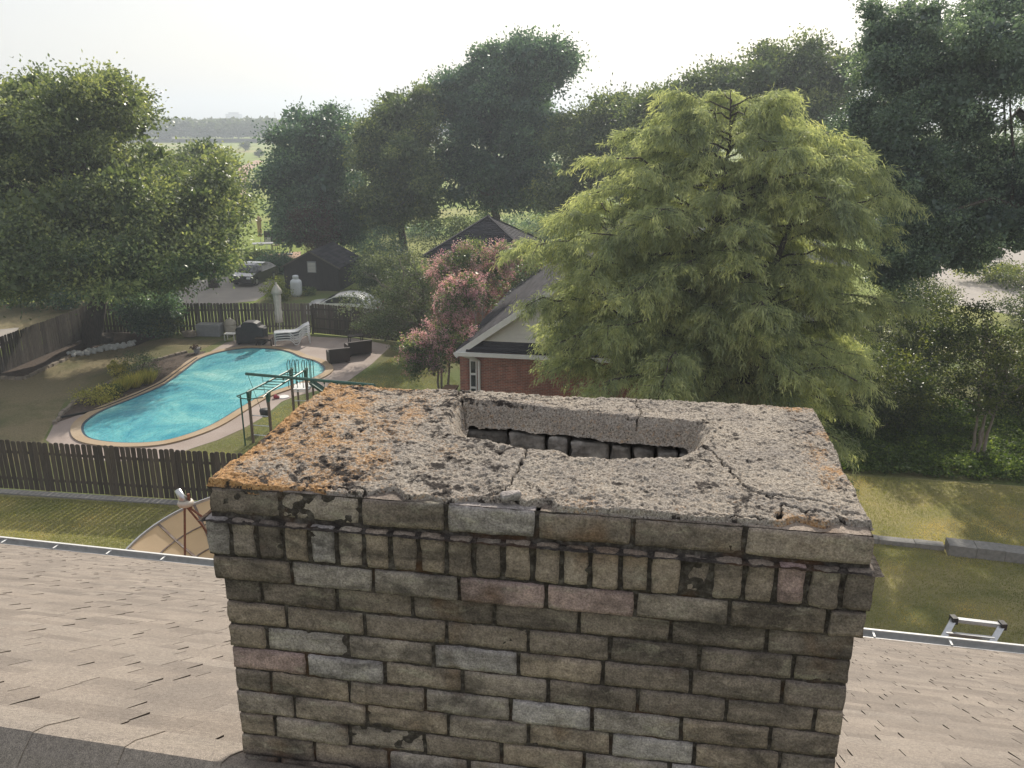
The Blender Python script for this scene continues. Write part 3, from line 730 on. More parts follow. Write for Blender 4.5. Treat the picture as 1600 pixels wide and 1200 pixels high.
# rings of bricks
def course(z1, h, inset, lens, depth=.09, front_off=0, seg=.011, faces='flbr', r=.0035, amp=.0028, tints=None, gap=.008):
    """one ring of bricks; top at z1, height h, faces set back by inset (negative = proud)"""
    runs = []
    if 'f' in faces: runs.append(((inset, inset), (1, 0), CL-2*inset, 0, seg))
    if 'b' in faces: runs.append(((CL-inset, CD-inset), (-1, 0), CL-2*inset, math.pi, seg*2.2))
    if 'l' in faces: runs.append(((inset, CD-inset), (0, -1), CD-2*inset, -math.pi/2, seg*1.8))
    if 'r' in faces: runs.append(((CL-inset, inset), (0, 1), CD-2*inset, math.pi/2, seg*1.8))
    for ri, (st, dr, L, rot, sg_) in enumerate(runs):
        x = (front_off if ri < 2 else 0); k = 0; side = ri >= 2
        x0 = 0.0
        if side: x0 = depth+gap; L2 = L-depth-gap
        else: L2 = L
        pos = x0
        first = True
        while pos < L2-.02:
            l = lens() if not (first and x) else x
            first = False
            l = min(l, L2-pos)
            if L2-pos-l < .045: l = L2-pos
            cxm = pos+l/2; nrm = (-dr[1], dr[0]); jut = rg.normal()*.0022; dp = depth
            c = (st[0]+dr[0]*cxm+nrm[0]*(dp/2-jut), st[1]+dr[1]*cxm+nrm[1]*(dp/2-jut), z1-h/2)
            V, Fc = rough_box(c, (l-gap, dp, h-gap*.75), sg_, r, amp, rg, rot+rg.normal()*.006, rg.integers(1000), rg.normal()*.006)
            tt = tint_pick() if tints is None or ri or k >= len(tints) else tints[k]
            mb.add(V, Fc, tt); pos += l; k += 1
TH = .067
lens0 = iter([.186, .198, .204, .210, .214, .240, .268, .3])
def L0():
    try: return next(lens0)
    except StopIteration: return .205
course(0.0, .072, 0, L0, tints=[.25, .62, .3, .8, .35, .3, .55, .4], r=.005, amp=.0028, gap=.009)
course(-.076, .102, -.011, lambda: rg.uniform(.064, .070), depth=.1, tints=[.83, .6, .15, .5, .84, .6, .45, .35, .45, .4, .3, .45, .4, .55, .45, .4, .5, .3, .35, .4, .88, .3, .2], r=.006, amp=.0042, gap=.010)
course(-.181, TH, -.004, lambda: rg.normal(.204, .004), tints=[.4, .72, .66, .93, .92, .6, .4, .3])
tl = [[.2, .28, .3, .2, .22, .3, .2, .25, .3], [.5, .35, .3, .33, .3, .2, .28, .3, .2], [.5, .75, .62, .84, .5, .3, .3, .25, .5], [.9, .84, .55, .6, .3, .25, .3, .5, .4],
      [.3, .5, .35, .66, .84, .7, .5, .3, .2], [.6, .55, .5, .6, .45, .82, .5, .6, .4], [.5, .6, .62, .3, .5, .66, .83, .9, .9], [.4, .5, .66, .7, .6, .5, .4, .3, .5]]
for i in range(14):
    off = .102 if i % 2 == 0 else .0
    course(-.181-TH*(i+1), TH, .010, lambda: rg.normal(.204, .006), front_off=(off if off else 0.16 if i % 4 == 1 else .204), tints=tl[i] if i < len(tl) else None,
           seg=.013 if i < 9 else .03)
chim = mb.build('chimney', MAT['brick'], house, loc=chim_loc, smooth=True); chim.rotation_euler = (0, 0, ca)
tag(chim, 'weathered grey brick chimney with projecting rowlock course')
# mortar core
mb = MB()
def mwall(x0, y0, x1, y1, z0, z1, seg=.012):
    L = math.hypot(x1-x0, y1-y0); nu = max(2, int(L/seg)); nv = max(2, int((z1-z0)/seg)); nrm = ((y1-y0)/L, -(x1-x0)/L); vs = []
    for j in range(nv+1):
        for i in range(nu+1):
            x = x0+(x1-x0)*i/nu; y = y0+(y1-y0)*i/nu; z = z0+(z1-z0)*j/nv
            d = mnoise.noise(Vector((x*55, y*55, z*55)))*.0035 + mnoise.noise(Vector((x*12, y*12, z*12)))*.0012
            vs.append((x+nrm[0]*d, y+nrm[1]*d, z))
    mb.add(vs, [(j*(nu+1)+i, j*(nu+1)+i+1, (j+1)*(nu+1)+i+1, (j+1)*(nu+1)+i) for j in range(nv) for i in range(nu)])
for (z0, z1, k) in ((-1.15, -.181, .015), (-.248, -.085, .002), (-.1, -.002, .006)):
    if z1 == -.181: k = .0170
    mwall(k, k, CL-k, k, z0, z1, .009); mwall(CL-k, k, CL-k, CD-k, z0, z1, .02); mwall(CL-k, CD-k, k, CD-k, z0, z1, .03); mwall(k, CD-k, k, k, z0, z1, .02)
# mortar bed on the ledge above the rowlock course
k = -.0045; mwall(k, k, CL-k, k, -.176, -.088, .008)
zt = -.083
for (x0, y0, x1, y1) in ((-.02, -.02, CL+.02, .03), (-.02, CD-.03, CL+.02, CD+.02), (-.02, .03, .03, CD-.03), (CL-.03, .03, CL+.02, CD-.03)):
    nu = max(2, int((x1-x0)/.008)); nv = max(2, int((y1-y0)/.008)); vs = []
    for j in range(nv+1):
        for i in range(nu+1):
            x = x0+(x1-x0)*i/nu; y = y0+(y1-y0)*j/nv
            vs.append((x, y, zt+mnoise.noise(Vector((x*60, y*60, 3)))*.004))
    mb.add(vs, [(j*(nu+1)+i, j*(nu+1)+i+1, (j+1)*(nu+1)+i+1, (j+1)*(nu+1)+i) for j in range(nv) for i in range(nu)])
mb.build('mortar', MAT['mortar'], chim, smooth=True)
# crown (cement top) as a fine relief with the flue slot
res = .0025; nu = int((CL+.02)/res); nv = int((CD+.02)/res)
X, Y = np.meshgrid(np.linspace(-.006, CL+.008, nu+1), np.linspace(-.006, CD+.008, nv+1))
def seg_dist(px, X, Y):
    D = np.full(X.shape, 9.)
    for (x0, y0), (x1, y1) in zip(px[:-1], px[1:]):
        dx, dy = x1-x0, y1-y0; t = np.clip(((X-x0)*dx+(Y-y0)*dy)/(dx*dx+dy*dy+1e-12), 0, 1)
        D = np.minimum(D, np.hypot(X-x0-t*dx, Y-y0-t*dy))
    return D
def inside(px, X, Y):
    r = np.zeros(X.shape, bool); n = len(px)
    for i in range(n):
        x0, y0 = px[i-1]; x1, y1 = px[i]
        c = ((y0 > Y) != (y1 > Y)) & (X < (x1-x0)*(Y-y0)/(y1-y0+1e-12)+x0); r ^= c
    return r
slot_px = [(722, 633), (800, 641), (900, 650), (960, 660), (1000, 664), (1065, 668), (1092, 672), (1104, 684), (1100, 698), (1084, 712), (1056, 722), (1000, 726),
           (950, 726), (890, 722), (868, 715), (830, 712), (790, 702), (750, 694), (725, 692), (708, 684), (703, 664), (712, 642)]
slot = [cl(u, v, .012) for u, v in slot_px]
wob = (fbm(X*22, Y*22, 3, 3)-.5)*.022
sdist = seg_dist(slot+[slot[0]], X, Y)*np.where(inside(slot, X, Y), -1, 1)+wob*.8
# outer edge: wavy, with bites where brick tops show at the front
eb = (fbm(X*9, Y*9, 31, 4)-.5)
front_rec = .012+.035*sstep(.5, .7, fbm(X*5.5, X*0+2.2, 44, 3))
edge = np.minimum.reduce([Y-front_rec, CD+.002-Y, X-.001, CL+.004-X])+eb*.022
H = .010+.014*sstep(0, .18, edge)+(fbm(X*4, Y*4, 1, 3)-.5)*.016
H += (fbm(X*40, Y*40, 2, 5)-.5)*.007+(fbm(X*150, Y*150, 6, 2)-.5)*.006
pit = fbm(X*70, Y*70, 9, 3); H -= .005*sstep(.60, .72, pit)*sstep(.42, .55, fbm(X*6, Y*6, 12, 3))
pebb = fbm(X*130, Y*130, 19, 2); H += .003*(pebb-.5)
# raised lip round the slot
H += .008*np.exp(-(np.abs(sdist-.02)/.035)**2)
H -= .020*sstep(.006, -.001, edge)
H += -.012*sstep(.010, .0, sdist)-.048*sstep(.002, -.034, sdist)
# holes
for (u, v, r_) in ((690, 716, .012), (703, 728, .010), (735, 712, .011), (648, 742, .009), (640, 705, .012), (555, 612, .010), (612, 690, .010), (790, 745, .009)):
    hx_, hy_ = cl(u, v); d = np.hypot(X-hx_, (Y-hy_))+wob*.4; H -= .016*sstep(r_, r_*.3, d)
cracks = [[(997, 622), (993, 640), (1000, 655), (996, 672)], [(716, 612), (718, 624), (723, 636), (730, 652)],
          [(824, 708), (822, 728), (812, 746), (800, 762), (786, 774), (760, 780), (735, 786)], [(786, 774), (800, 782), (812, 790)],
          [(1092, 712), (1120, 728), (1140, 745), (1158, 770), (1180, 783), (1215, 792)], [(1215, 815), (1225, 797), (1262, 806), (1305, 812), (1345, 830)],
          [(443, 768), (520, 764), (560, 768), (584, 778)], [(710, 690), (690, 700)], [(1180, 783), (1240, 790), (1300, 795)], [(590, 776), (680, 783), (730, 786)],
          [(1030, 812), (1100, 808), (1160, 812), (1200, 818)], [(860, 640), (905, 645), (935, 652)]]
crk = np.zeros(X.shape)
for i, cpx in enumerate(cracks):
    d = seg_dist([cl(u, v) for u, v in cpx], X+(fbm(X*60, Y*60, 51, 3)-.5)*.02, Y+(fbm(X*60, Y*60, 52, 3)-.5)*.02)
    wdt = .0033 if i in (4, 5, 6, 2) else .0026; crk = np.maximum(crk, sstep(wdt, wdt*.35, d))
H -= .016*crk
keep = (edge > -.004) & (sdist > -.040)
Zc = H
lich = np.clip(.98*sstep(.85, .0, X/CL*1.9+.15*(fbm(X*3, Y*3, 70, 2)-.5))*(.6+.4*sstep(1.0, .2, np.abs(Y-.25)/.6)), 0, 1)*.43
lich += .40*sstep(.50, .70, fbm(X*9, Y*9, 77, 3))*sstep(.12, .02, np.minimum(CL-X, Y))*sstep(.5*CL, .7*CL, X)
lich += .22*sstep(.1, .0, CD-Y)*sstep(.85*CL, .95*CL, X)+.25*sstep(.05, 0, edge)*(X < .3)
lich += (fbm(X*11, Y*11, 80, 3)-.5)*.75*sstep(.75*CL, .2, X)*.8
lich = np.clip(lich-.08, -1, 1)*sstep(-.01, .02, sdist)
dark = .15*sstep(.50, .68, fbm(X*7, Y*7, 90, 4))*sstep(.62*CL, .3*CL, X)+(fbm(X*30, Y*30, 91, 3)-.5)*1.05+.10*sstep(.52, .7, fbm(X*5, Y*5, 95, 3))
dark = np.maximum(dark+.17+.12*sstep(.7*CL, .2*CL, X), crk*1.0); dark = dark-.5*(sdist < .0)
fi = np.arange((nu+1)*(nv+1)).reshape(nv+1, nu+1)
kq = keep[:-1, :-1] & keep[1:, :-1] & keep[:-1, 1:] & keep[1:, 1:]
qd = np.stack([fi[:-1, :-1][kq], fi[:-1, 1:][kq], fi[1:, 1:][kq], fi[1:, :-1][kq]], 1)
used = np.unique(qd); remap = np.zeros(fi.size, np.int64); remap[used] = np.arange(len(used)); qd = remap[qd]
me = bpy.data.meshes.new('crown'); me.vertices.add(len(used))
me.vertices.foreach_set('co', np.stack([X.ravel()[used], Y.ravel()[used], Zc.ravel()[used]], 1).astype(np.float32).ravel())
me.loops.add(qd.size); me.loops.foreach_set('vertex_index', qd.astype(np.int32).ravel())
me.polygons.add(len(qd)); me.polygons.foreach_set('loop_start', np.arange(0, qd.size, 4, dtype=np.int32))
me.update(calc_edges=True)
me.polygons.foreach_set('use_smooth', [True]*len(qd))
for nm, ar in (('lichen', lich), ('dark', dark)):
    at = me.attributes.new(nm, 'FLOAT', 'POINT'); at.data.foreach_set('value', ar.ravel()[used].astype(np.float32))
cr = link('concrete_crown', me, MAT['crown'], chim)
# flue lining below the slot
sx0 = min(p[0] for p in slot)+.03; sx1 = max(p[0] for p in slot)-.03; sy0 = min(p[1] for p in slot)+.03; sy1 = max(p[1] for p in slot)-.02
mb = MB(); rg = np.random.default_rng(4)
# back wall follows slot's far edge
bl = cl(722, 633, .012); br = cl(1092, 674, .012)
def back_y(x): return bl[1]+(br[1]-bl[1])*(x-bl[0])/(br[0]-bl[0])-.036
for rrow in range(6):
    z1 = -.048-rrow*.098; x = sx0-.01+(rrow % 2)*.03
    while x < sx1+.02:
        wd = rg.uniform(.060, .076) if rg.random() < .75 else rg.uniform(.11, .16)
        jut = rg.uniform(-.006, .004)+(.012 if rg.random() < .25 else 0)
        V, Fc = rough_box((x+wd/2, back_y(x)+.05-jut, z1-.046), (wd-.009, .1, .088), .009, .005, .0085, rg, 0, rg.integers(900))
        mb.add(V, Fc, rg.random()); x += wd
    for (xw, sgn) in ((sx0-.06, 1), (sx1+.06, -1)):
        yy = sy0-.02
        while yy < sy1+.03:
            V, Fc = rough_box((xw, yy+.05, z1-.046), (.1, .092, .088), .02, .006, .005, rg, 0, rg.integers(900)); mb.add(V, Fc, rg.random()); yy += .102
    x = sx0
    while x < sx1:
        V, Fc = rough_box((x+.05, sy0-.07, z1-.046), (.095, .1, .088), .03, .006, .004, rg, 0, rg.integers(900)); mb.add(V, Fc, rg.random()); x += .105
mb.box(((sx0+sx1)/2, (sy0+sy1)/2, -.72), (sx1-sx0+.2, sy1-sy0+.2, .05))
# rough mortar behind the lining bricks
for (c, d) in ((((sx0+sx1)/2, back_y(sx0)+.095, -.38), (sx1-sx0+.3, .16, .62)), ((sx0-.13, (sy0+sy1)/2, -.38), (.16, sy1-sy0+.2, .62)), ((sx1+.13, (sy0+sy1)/2, -.38), (.16, sy1-sy0+.2, .62))):
    mb.box(c, d)
mb.build('flue_lining', MAT['soot'], chim, smooth=True)
# broken brick piece wedged in the front crack
mb = MB(); c = cl(800, 782); V, Fc = rough_box((c[0], c[1]-.004, .012), (.05, .03, .02), .006, .007, .006, rg, .3, 3); mb.add(V, Fc, .8)
mb.build('loose_mortar_chip', MAT['brick'], chim, smooth=True)

# ================================================================== LADDER at the eave
lt = onroof(1470, 1004); lad = empty('ladder', (5.45, 10.2, 0), 0, 'aluminium extension ladder whose top pokes above the right gutter', 'ladder')
Ye = 9.4
q1, q2 = A(1490, 968, Ye), A(1566, 977, Ye-.12); q3, q4 = A(1470, 1004, Ye-.25), A(1545, 1012, Ye-.37)
inv = lambda p, o: Vector(p)-Vector(o.location)
for (t_, b_) in ((q1, q3), (q2, q4)):
    dd = (b_-t_); dd = Vector((dd.x*.25, .5, dd.z)).normalized(); 
    end = t_+(b_-t_)*1.0
    foot = Vector((t_.x, t_.y+1.9, 0.0))
    mb = MB(); mb.bar(inv(t_, lad), inv(end, lad), .03, .075, up=(1, 0, 0)); mb.bar(inv(end, lad), inv(Vector((end.x+.1, end.y+2.2, .02)), lad), .03, .075, up=(1, 0, 0))
    mb.build('side_rail', MAT['alu'], lad)
    mb = MB(); mb.box(inv(t_+Vector((0, 0, .0)), lad), (.07, .10, .09)); mb.build('end_cap', MAT['black_plastic'], lad)
mb = MB(); mb.bar(inv(q1, lad), inv(q2, lad), .06, .05); mb.build('top_bar', MAT['alu'], lad)
l1, l2 = q1.lerp(q3, .60), q2.lerp(q4, .60)
mb = MB(); mb.bar(inv(l1, lad), inv(l2, lad), .045, .04); mb.build('rung', MAT['alu'], lad)
for k in range(1, 16):
    f = k/16; fa_ = lambda e: e.lerp(Vector((e.x+.1, e.y+2.2, .02)), f)
    mb = MB(); mb.tube([inv(fa_(q3), lad), inv(fa_(q4), lad)], .016, 6); mb.build('rung', MAT['alu'], lad)

# ================================================================== SATELLITE DISH
dc = A(338, 864, 14.0); dish = empty('satellite_dish', (dc.x, dc.y, 0), 0, 'large tan mesh satellite dish with dirty ribs behind the left gutter', 'satellite dish')
Rd, dep = 1.98, .62; tiltm = Matrix.Rotation(R(-9), 4, 'Y') @ Matrix.Rotation(R(11), 4, 'X')
def dpt(r, th, off=0): return tiltm @ Vector((r*math.cos(th), r*math.sin(th), dep*(r/Rd)**2-dep+off))
def dvec(v): v = v.copy(); v.z += dc.z; return v
mb = MB(); nr, ns = 10, 72; vs = []
for i in range(nr+1):
    for k in range(ns): vs.append(dvec(dpt(.12+(Rd-.12)*i/nr, 2*math.pi*k/ns)))
mb.add(vs, [(i*ns+k, i*ns+(k+1) % ns, (i+1)*ns+(k+1) % ns, (i+1)*ns+k) for i in range(nr) for k in range(ns)])
mb.build('reflector', MAT['dish_panel'], dish, smooth=True)
mb = MB()
for k in range(16):
    th = 2*math.pi*(k+.3)/16; pts = [dvec(dpt(.12+(Rd-.12)*i/6, th, .012)) for i in range(7)]
    for a_, b_ in zip(pts[:-1], pts[1:]): mb.bar(a_, b_, .05, .014)
for rr in (.95, 1.5):
    pts = [dvec(dpt(rr, 2*math.pi*k/48, .012)) for k in range(49)]
    for a_, b_ in zip(pts[:-1], pts[1:]): mb.bar(a_, b_, .035, .012)
mb.build('rib_frame', MAT['dish_rib'], dish)
mb = MB(); pts = [dvec(dpt(Rd, 2*math.pi*k/72, .01)) for k in range(73)]
for a_, b_ in zip(pts[:-1], pts[1:]): mb.bar(a_, b_, .035, .06)
mb.build('rim', MAT['galv'], dish)
fp = A(288, 784, 14.0)-Vector((dc.x, dc.y, 0))
for k in range(3):
    th = 2*math.pi*k/3+2.0; a_ = dvec(dpt(.9, th)); mb = MB(); mb.tube([a_, a_.lerp(fp, .5)+Vector((0, 0, .03)), fp-Vector((0, 0, .05))], .022, 6); mb.build('feed_strut', MAT['rust'], dish)
mb = MB(); mb.lathe([(.03, -.05), (.13, -.05), (.15, 0), (.13, .04), (.05, .06)], (fp.x+.02, fp.y, fp.z-.02), 14)
mb.build('feed_ring', MAT['beige_plastic'], dish, smooth=True)
mb = MB(); mb.tube([fp+Vector((.0, 0, .02)), fp+Vector((-.04, 0, .1)), fp+Vector((-.10, 0, .24))], [.09, .065, .055], 10); mb.build('feed_horn', MAT['alu'], dish, smooth=True)
mb = MB(); mb.tube([fp+Vector((.1, 0, -.15)), fp+Vector((.09, 0, .16))], .03, 6); mb.build('feed_bracket', MAT['rust'], dish)
mb = MB(); mb.tube([(0, 0, 0), (0, 0, dc.z-.75)], .11, 12); mb.lathe([(.3, 0), (.12, .12)], (0, 0, dc.z-.8)); mb.build('pole', MAT['galv'], dish, smooth=True)

# ================================================================== FENCES
def fence(name, a, b, label, mat, h=1.8, pw=.162, gap=.032, side=-1, seed=1, post_d=2.4, rail_front=False):
    a = Vector((a[0], a[1], 0)); b = Vector((b[0], b[1], 0)); d = (b-a).normalized(); L = (b-a).length; ang = math.atan2(d.y, d.x)
    nrm = Vector((-d.y, d.x, 0)); rg = np.random.default_rng(seed)
    o = empty(name, a, ang, label, 'fence')
    mb = MB(); x = 0
    while x < L:
        hh = h+rg.normal()*.012; w2 = pw/2; t = .02; y0 = 0; lean = rg.normal()*.006; r = .045
        prof = [(-w2, .04), (w2, .04), (w2, hh-r), (w2-.018, hh-.014), (w2-r-.01, hh), (-w2+r+.01, hh), (-w2+.018, hh-.014), (-w2, hh-r)]
        n = len(prof); vs = [(x+w2+px+lean*pz, y0, pz) for px, pz in prof]+[(x+w2+px+lean*pz, y0+t, pz) for px, pz in prof]
        fs = [tuple(range(n)), tuple(reversed(range(n, 2*n)))]+[(i, n+i, n+(i+1) % n, (i+1) % n) for i in range(n)]
        mb.add(vs, fs, rg.random()); x += pw+gap+rg.normal()*.004
    mb.build('picket_panel', MAT[mat], o)
    ry = (.02+.022) if not rail_front else -.022
    for z in ((.42, 1.38) if not rail_front else (.35, .95, 1.5)):
        mb = MB(); mb.box((L/2, ry, z), (L, .04, .09), tint=.1); mb.build('rail', MAT[mat], o)
    x = 0
    while x < L+.1:
        mb = MB(); mb.box((x, ry+(.065 if not rail_front else -.065), h*.47), (.09, .09, h*.94), tint=.2); mb.build('post', MAT[mat], o); x += post_d
    return o
fence('picket_fence', fa-fdir*4, fb+fdir*8, 'dark weathered picket fence nearest the house, below the pool', 'fence')
lf0, lf1 = G(-120, 628), Vector((-24.3, 47.9, 0))
fence('picket_fence', lf0, G(0, 585), 'outermost left stretch of weathered picket fence', 'fence', seed=2)
fence('picket_fence', G(0, 585), lf1, 'grey picket fence rising to the trunk of the large oak', 'fence_grey', seed=3)
fence('picket_fence', lf1+Vector((.1, 0, 0)), G(487, 521), 'grey picket fence behind grill and storage box', 'fence_grey', seed=4)
fence('board_fence', G(487, 521)+Vector((.12, 0, 0)), G(640, 536), 'dark close boarded fence with exposed rails behind the wicker seats', 'fence', gap=.015, seed=5, rail_front=True)

# ================================================================== NEIGHBOUR HOUSE
ang = R(-9.6); nh0 = G(716, 551, 2.75); nh0 = Vector((nh0.x+.35, nh0.y+.35, 0))
nh = empty('brick_house', nh0, ang, 'red brick house with cream gable and charcoal roof behind the feathery cypress', 'house')
W_, D_, EV, PIT = 13.6, 13.0, 2.75, .70
mb = MB(); mb.box((W_/2, D_/2, EV/2), (W_, D_, EV)); mb.box((-.1, .35, EV/2-.02), (.45, .7, EV-.06)); mb.build('wall', MAT['red_brick'], nh, uv=True)
apx = W_/2; apz = EV+.25+apx*PIT
mb = MB()   # cream gable with lapped boards
nb = 26
for i in range(nb):
    z0 = EV+.45+(apz-EV-.5)*i/nb; z1 = EV+.45+(apz-EV-.5)*(i+1)/nb
    x0 = (z0-EV-.25)/PIT; x1 = (z1-EV-.25)/PIT
    mb.add([(x0, -.035, z0), (W_-x0, -.035, z0), (W_-x1, -.005, z1), (x1, -.005, z1)], [(0, 1, 2, 3)])
mb.build('gable', MAT['cream'], nh)
# main roof, both slopes in courses
mb = MB(); rg = np.random.default_rng(9); rows = 40; ov = .45
for sgn in (-1, 1):
    for i in range(rows):
        f0, f1 = i/rows, (i+1)/rows
        for (ya, yb) in [(-.35+k*1.0, -.35+(k+1)*1.0) for k in range(14)]:
            def pt(f, y, h): x = (-ov)*(1-f)+apx*f; z = (EV+.25-ov*PIT)*(1-f)+apz*f+h; return (x if sgn < 0 else W_-x, y, z)
            mb.add([pt(f0, ya, .09), pt(f0, yb, .09), pt(f1, yb, .065), pt(f1, ya, .065), pt(f0, ya, .06), pt(f0, yb, .06)], [(0, 1, 2, 3), (0, 1, 5, 4)], rg.random())
mb.add([(-ov, -.34, EV+.28-ov*PIT), (apx, -.34, apz+.02), (apx, D_, apz+.02), (-ov, D_, EV+.28-ov*PIT)], [(0, 1, 2, 3)], .2)
mb.add([(W_+ov, -.34, EV+.28-ov*PIT), (apx, -.34, apz+.02), (apx, D_, apz+.02), (W_+ov, D_, EV+.28-ov*PIT)], [(0, 1, 2, 3)], .2)
mb.build('roof', MAT['shingle_dark'], nh)
mb = MB()   # white rake boards
for sgn in (-1, 1):
    a_ = Vector((-ov if sgn < 0 else W_+ov, -.37, EV+.17-ov*PIT)); b_ = Vector((apx, -.37, apz-.06)); mb.bar(a_, b_, .04, .24, up=(0, 0, 1))
mb.build('rake_board', MAT['white'], nh)
mb = MB()   # pent roof strip under the gable
for i in range(4):
    z0, z1 = EV+.08+i*.09, EV+.08+(i+1)*.09; y0, y1 = -.48+i*.115, -.48+(i+1)*.115
    mb.add([(.05, y0, z0+.02), (W_-.05, y0, z0+.02), (W_-.05, y1, z1), (.05, y1, z1), (.05, y0, z0), (W_-.05, y0, z0)], [(0, 1, 2, 3), (0, 1, 5, 4)], rg.random())
mb.build('pent_roof', MAT['shingle_dark'], nh)
mb = MB(); mb.box((W_/2-.1, -.53, EV-.02), (W_+.5, .1, .16)); mb.box((W_/2-.1, -.25, EV-.11), (W_+.5, .5, .03)); mb.build('gutter', MAT['white'], nh)
mb = MB(); mb.tube([(-.1, -.5, EV-.08), (.35, -.28, EV-.25), (.52, -.08, EV-.42), (.52, -.06, .1)], .06, 6); mb.build('downspout', MAT['white'], nh)
fr = MB(); fr.box((.26, -.03, 1.45), (.30, .05, 1.9)); fr_o = fr.build('window', MAT['white'], nh)
mb = MB()
for k in range(3): mb.box((.26, -.062, .85+k*.6), (.2, .015, .5))
mb.build('pane', MAT['glass'], fr_o)
# second, higher wing
wg = A(1177, 303, 39.0); wl = Matrix.Rotation(-ang, 3, 'Z') @ (Vector((wg.x, wg.y, 0))-nh0); hw = 4.2; wz = wg.z
mb = MB(); mb.box((wl.x, wl.y+4.0, (wz-hw*.7)/2+.0), (hw*2, 8.0, wz-hw*.7)); mb.build('upper_wall', MAT['cream'], nh)
mb = MB(); mb.add([(wl.x-hw, wl.y-.02, wz-hw*.7), (wl.x+hw, wl.y-.02, wz-hw*.7), (wl.x, wl.y-.02, wz)], [(0, 1, 2)]); mb.build('upper_gable', MAT['cream'], nh)
mb = MB()
for sgn in (-1, 1):
    mb.add([(wl.x+sgn*(hw+.35), wl.y-.4, wz-(hw+.35)*.7+.1), (wl.x, wl.y-.4, wz+.1), (wl.x, wl.y+8.2, wz+.1), (wl.x+sgn*(hw+.35), wl.y+8.2, wz-(hw+.35)*.7+.1)], [(0, 1, 2, 3)], .4)
mb.build('upper_roof', MAT['shingle_dark'], nh)
mb = MB()
for sgn in (-1, 1): mb.bar((wl.x+sgn*(hw+.35), wl.y-.42, wz-(hw+.35)*.7), (wl.x, wl.y-.42, wz), .04, .22)
mb.build('upper_rake', MAT['white'], nh)
# planter with sloping top beside the house
pc = G(700, 640); mb = MB(); mb.box((0, 0, .4), (.5, 1.6, .8)); mb.box((0, 0, .83), (.6, 1.7, .06))
tag(mb.build('brick_planter', MAT['patio_tan'], loc=(pc.x, pc.y, 0)), 'low terracotta coloured planter wall at the foot of the pink crape myrtle', 'planter').rotation_euler = (0, 0, ang)

# hip-roofed building
hc = A(763, 338, 52); hb = empty('hip_roof_building', (hc.x, hc.y, 0), ang, 'small building with grey shingled pyramid roof behind the pink blossom', 'building')
hh, ze = 3.4, hc.z-2.1
mb = MB(); mb.box((0, 0, ze/2), (hh*2-.8, hh*2-.8, ze)); mb.build('wall', MAT['red_brick'], hb, uv=True)
mb = MB(); rows = 22
for i in range(rows):
    f0, f1 = 1-i/rows, 1-(i+1)/rows; z0 = ze+2.1*(1-f0); z1 = ze+2.1*(1-f1)
    c0 = [(-1, -1), (1, -1), (1, 1), (-1, 1)]
    for k in range(4):
        (xa, ya), (xb, yb) = c0[k], c0[(k+1) % 4]; nseg = max(1, int(10*f0))
        for q in range(nseg):
            g0_, g1_ = q/nseg, (q+1)/nseg
            P = lambda g, f, z: ((xa+(xb-xa)*g)*hh*f, (ya+(yb-ya)*g)*hh*f, z)
            mb.add([P(g0_, f0, z0+.03), P(g1_, f0, z0+.03), P(g1_, f1, z1), P(g0_, f1, z1), P(g0_, f0, z0), P(g1_, f0, z0)], [(0, 1, 2, 3), (0, 1, 5, 4)], rg.random())
mb.build('roof', MAT['shingle_dark'], hb)
mb = MB()
for k, (x, y) in enumerate(((-1, -1), (1, -1), (1, 1), (-1, 1))): mb.bar((x*hh, y*hh, ze+.05), (0, 0, ze+2.15), .16, .04, tint=.95)
mb.build('hip_cap', MAT['shingle_dark'], hb)

# ================================================================== SHED
sp = G(446, 453); shed = empty('garden_shed', (sp.x, sp.y, 0), R(-8), 'small dark wooden shed with low gable roof and louvred vent', 'shed')
sw, sdp, se, sa = 4.15, 4.8, 1.75, 2.85
mb = MB(); mb.add([(0, 0, 0), (sw, 0, 0), (sw, 0, se), (sw/2, 0, sa), (0, 0, se), (0, sdp, 0), (sw, sdp, 0), (sw, sdp, se), (sw/2, sdp, sa), (0, sdp, se)],
                  [(0, 1, 2, 3, 4), (9, 8, 7, 6, 5), (1, 6, 7, 2), (0, 4, 9, 5)])
for k in range(1, 8): mb.box((sw*k/8, -.012, se/2), (.02, .02, se))
mb.build('wall', MAT['shed_wood'], shed)
mb = MB()
for sgn in (-1, 1):
    for i in range(8):
        f0, f1 = i/8, (i+1)/8; P = lambda f, y: (sw/2+sgn*(sw/2+.2)*(1-f), y, (se-.1)*(1-f)+sa*f+.05)
        for k in range(8):
            y0, y1 = -.15+(sdp+.3)*k/8, -.15+(sdp+.3)*(k+1)/8
            a_, b_, c_, d_ = P(f0, y0), P(f0, y1), P(f1, y1), P(f1, y0)
            mb.add([(a_[0], a_[1], a_[2]+.03), (b_[0], b_[1], b_[2]+.03), c_, d_, a_, b_], [(0, 1, 2, 3), (0, 1, 5, 4)], rg.random())
mb.build('roof', MAT['shingle_dark'], shed)
mb = MB()
for sgn in (-1, 1): mb.bar((sw/2+sgn*(sw/2+.2), -.17, se-.08), (sw/2, -.17, sa+.03), .03, .1)
mb.build('fascia', MAT['fence_grey'], shed)
mb = MB(); mb.box((sw*.52, -.03, 1.75), (.66, .04, .82)); vo = mb.build('vent', MAT['grey_plastic'], shed)
mb = MB()
for k in range(7): mb.box((sw*.52, -.065, 1.43+k*.1), (.56, .03, .055))
mb.build('louvre', MAT['cream'], vo)
mb = MB(); mb.box((sw*.5, -.03, .82), (1.3, .03, 1.55)); mb.build('door', MAT['shed_wood'], shed)
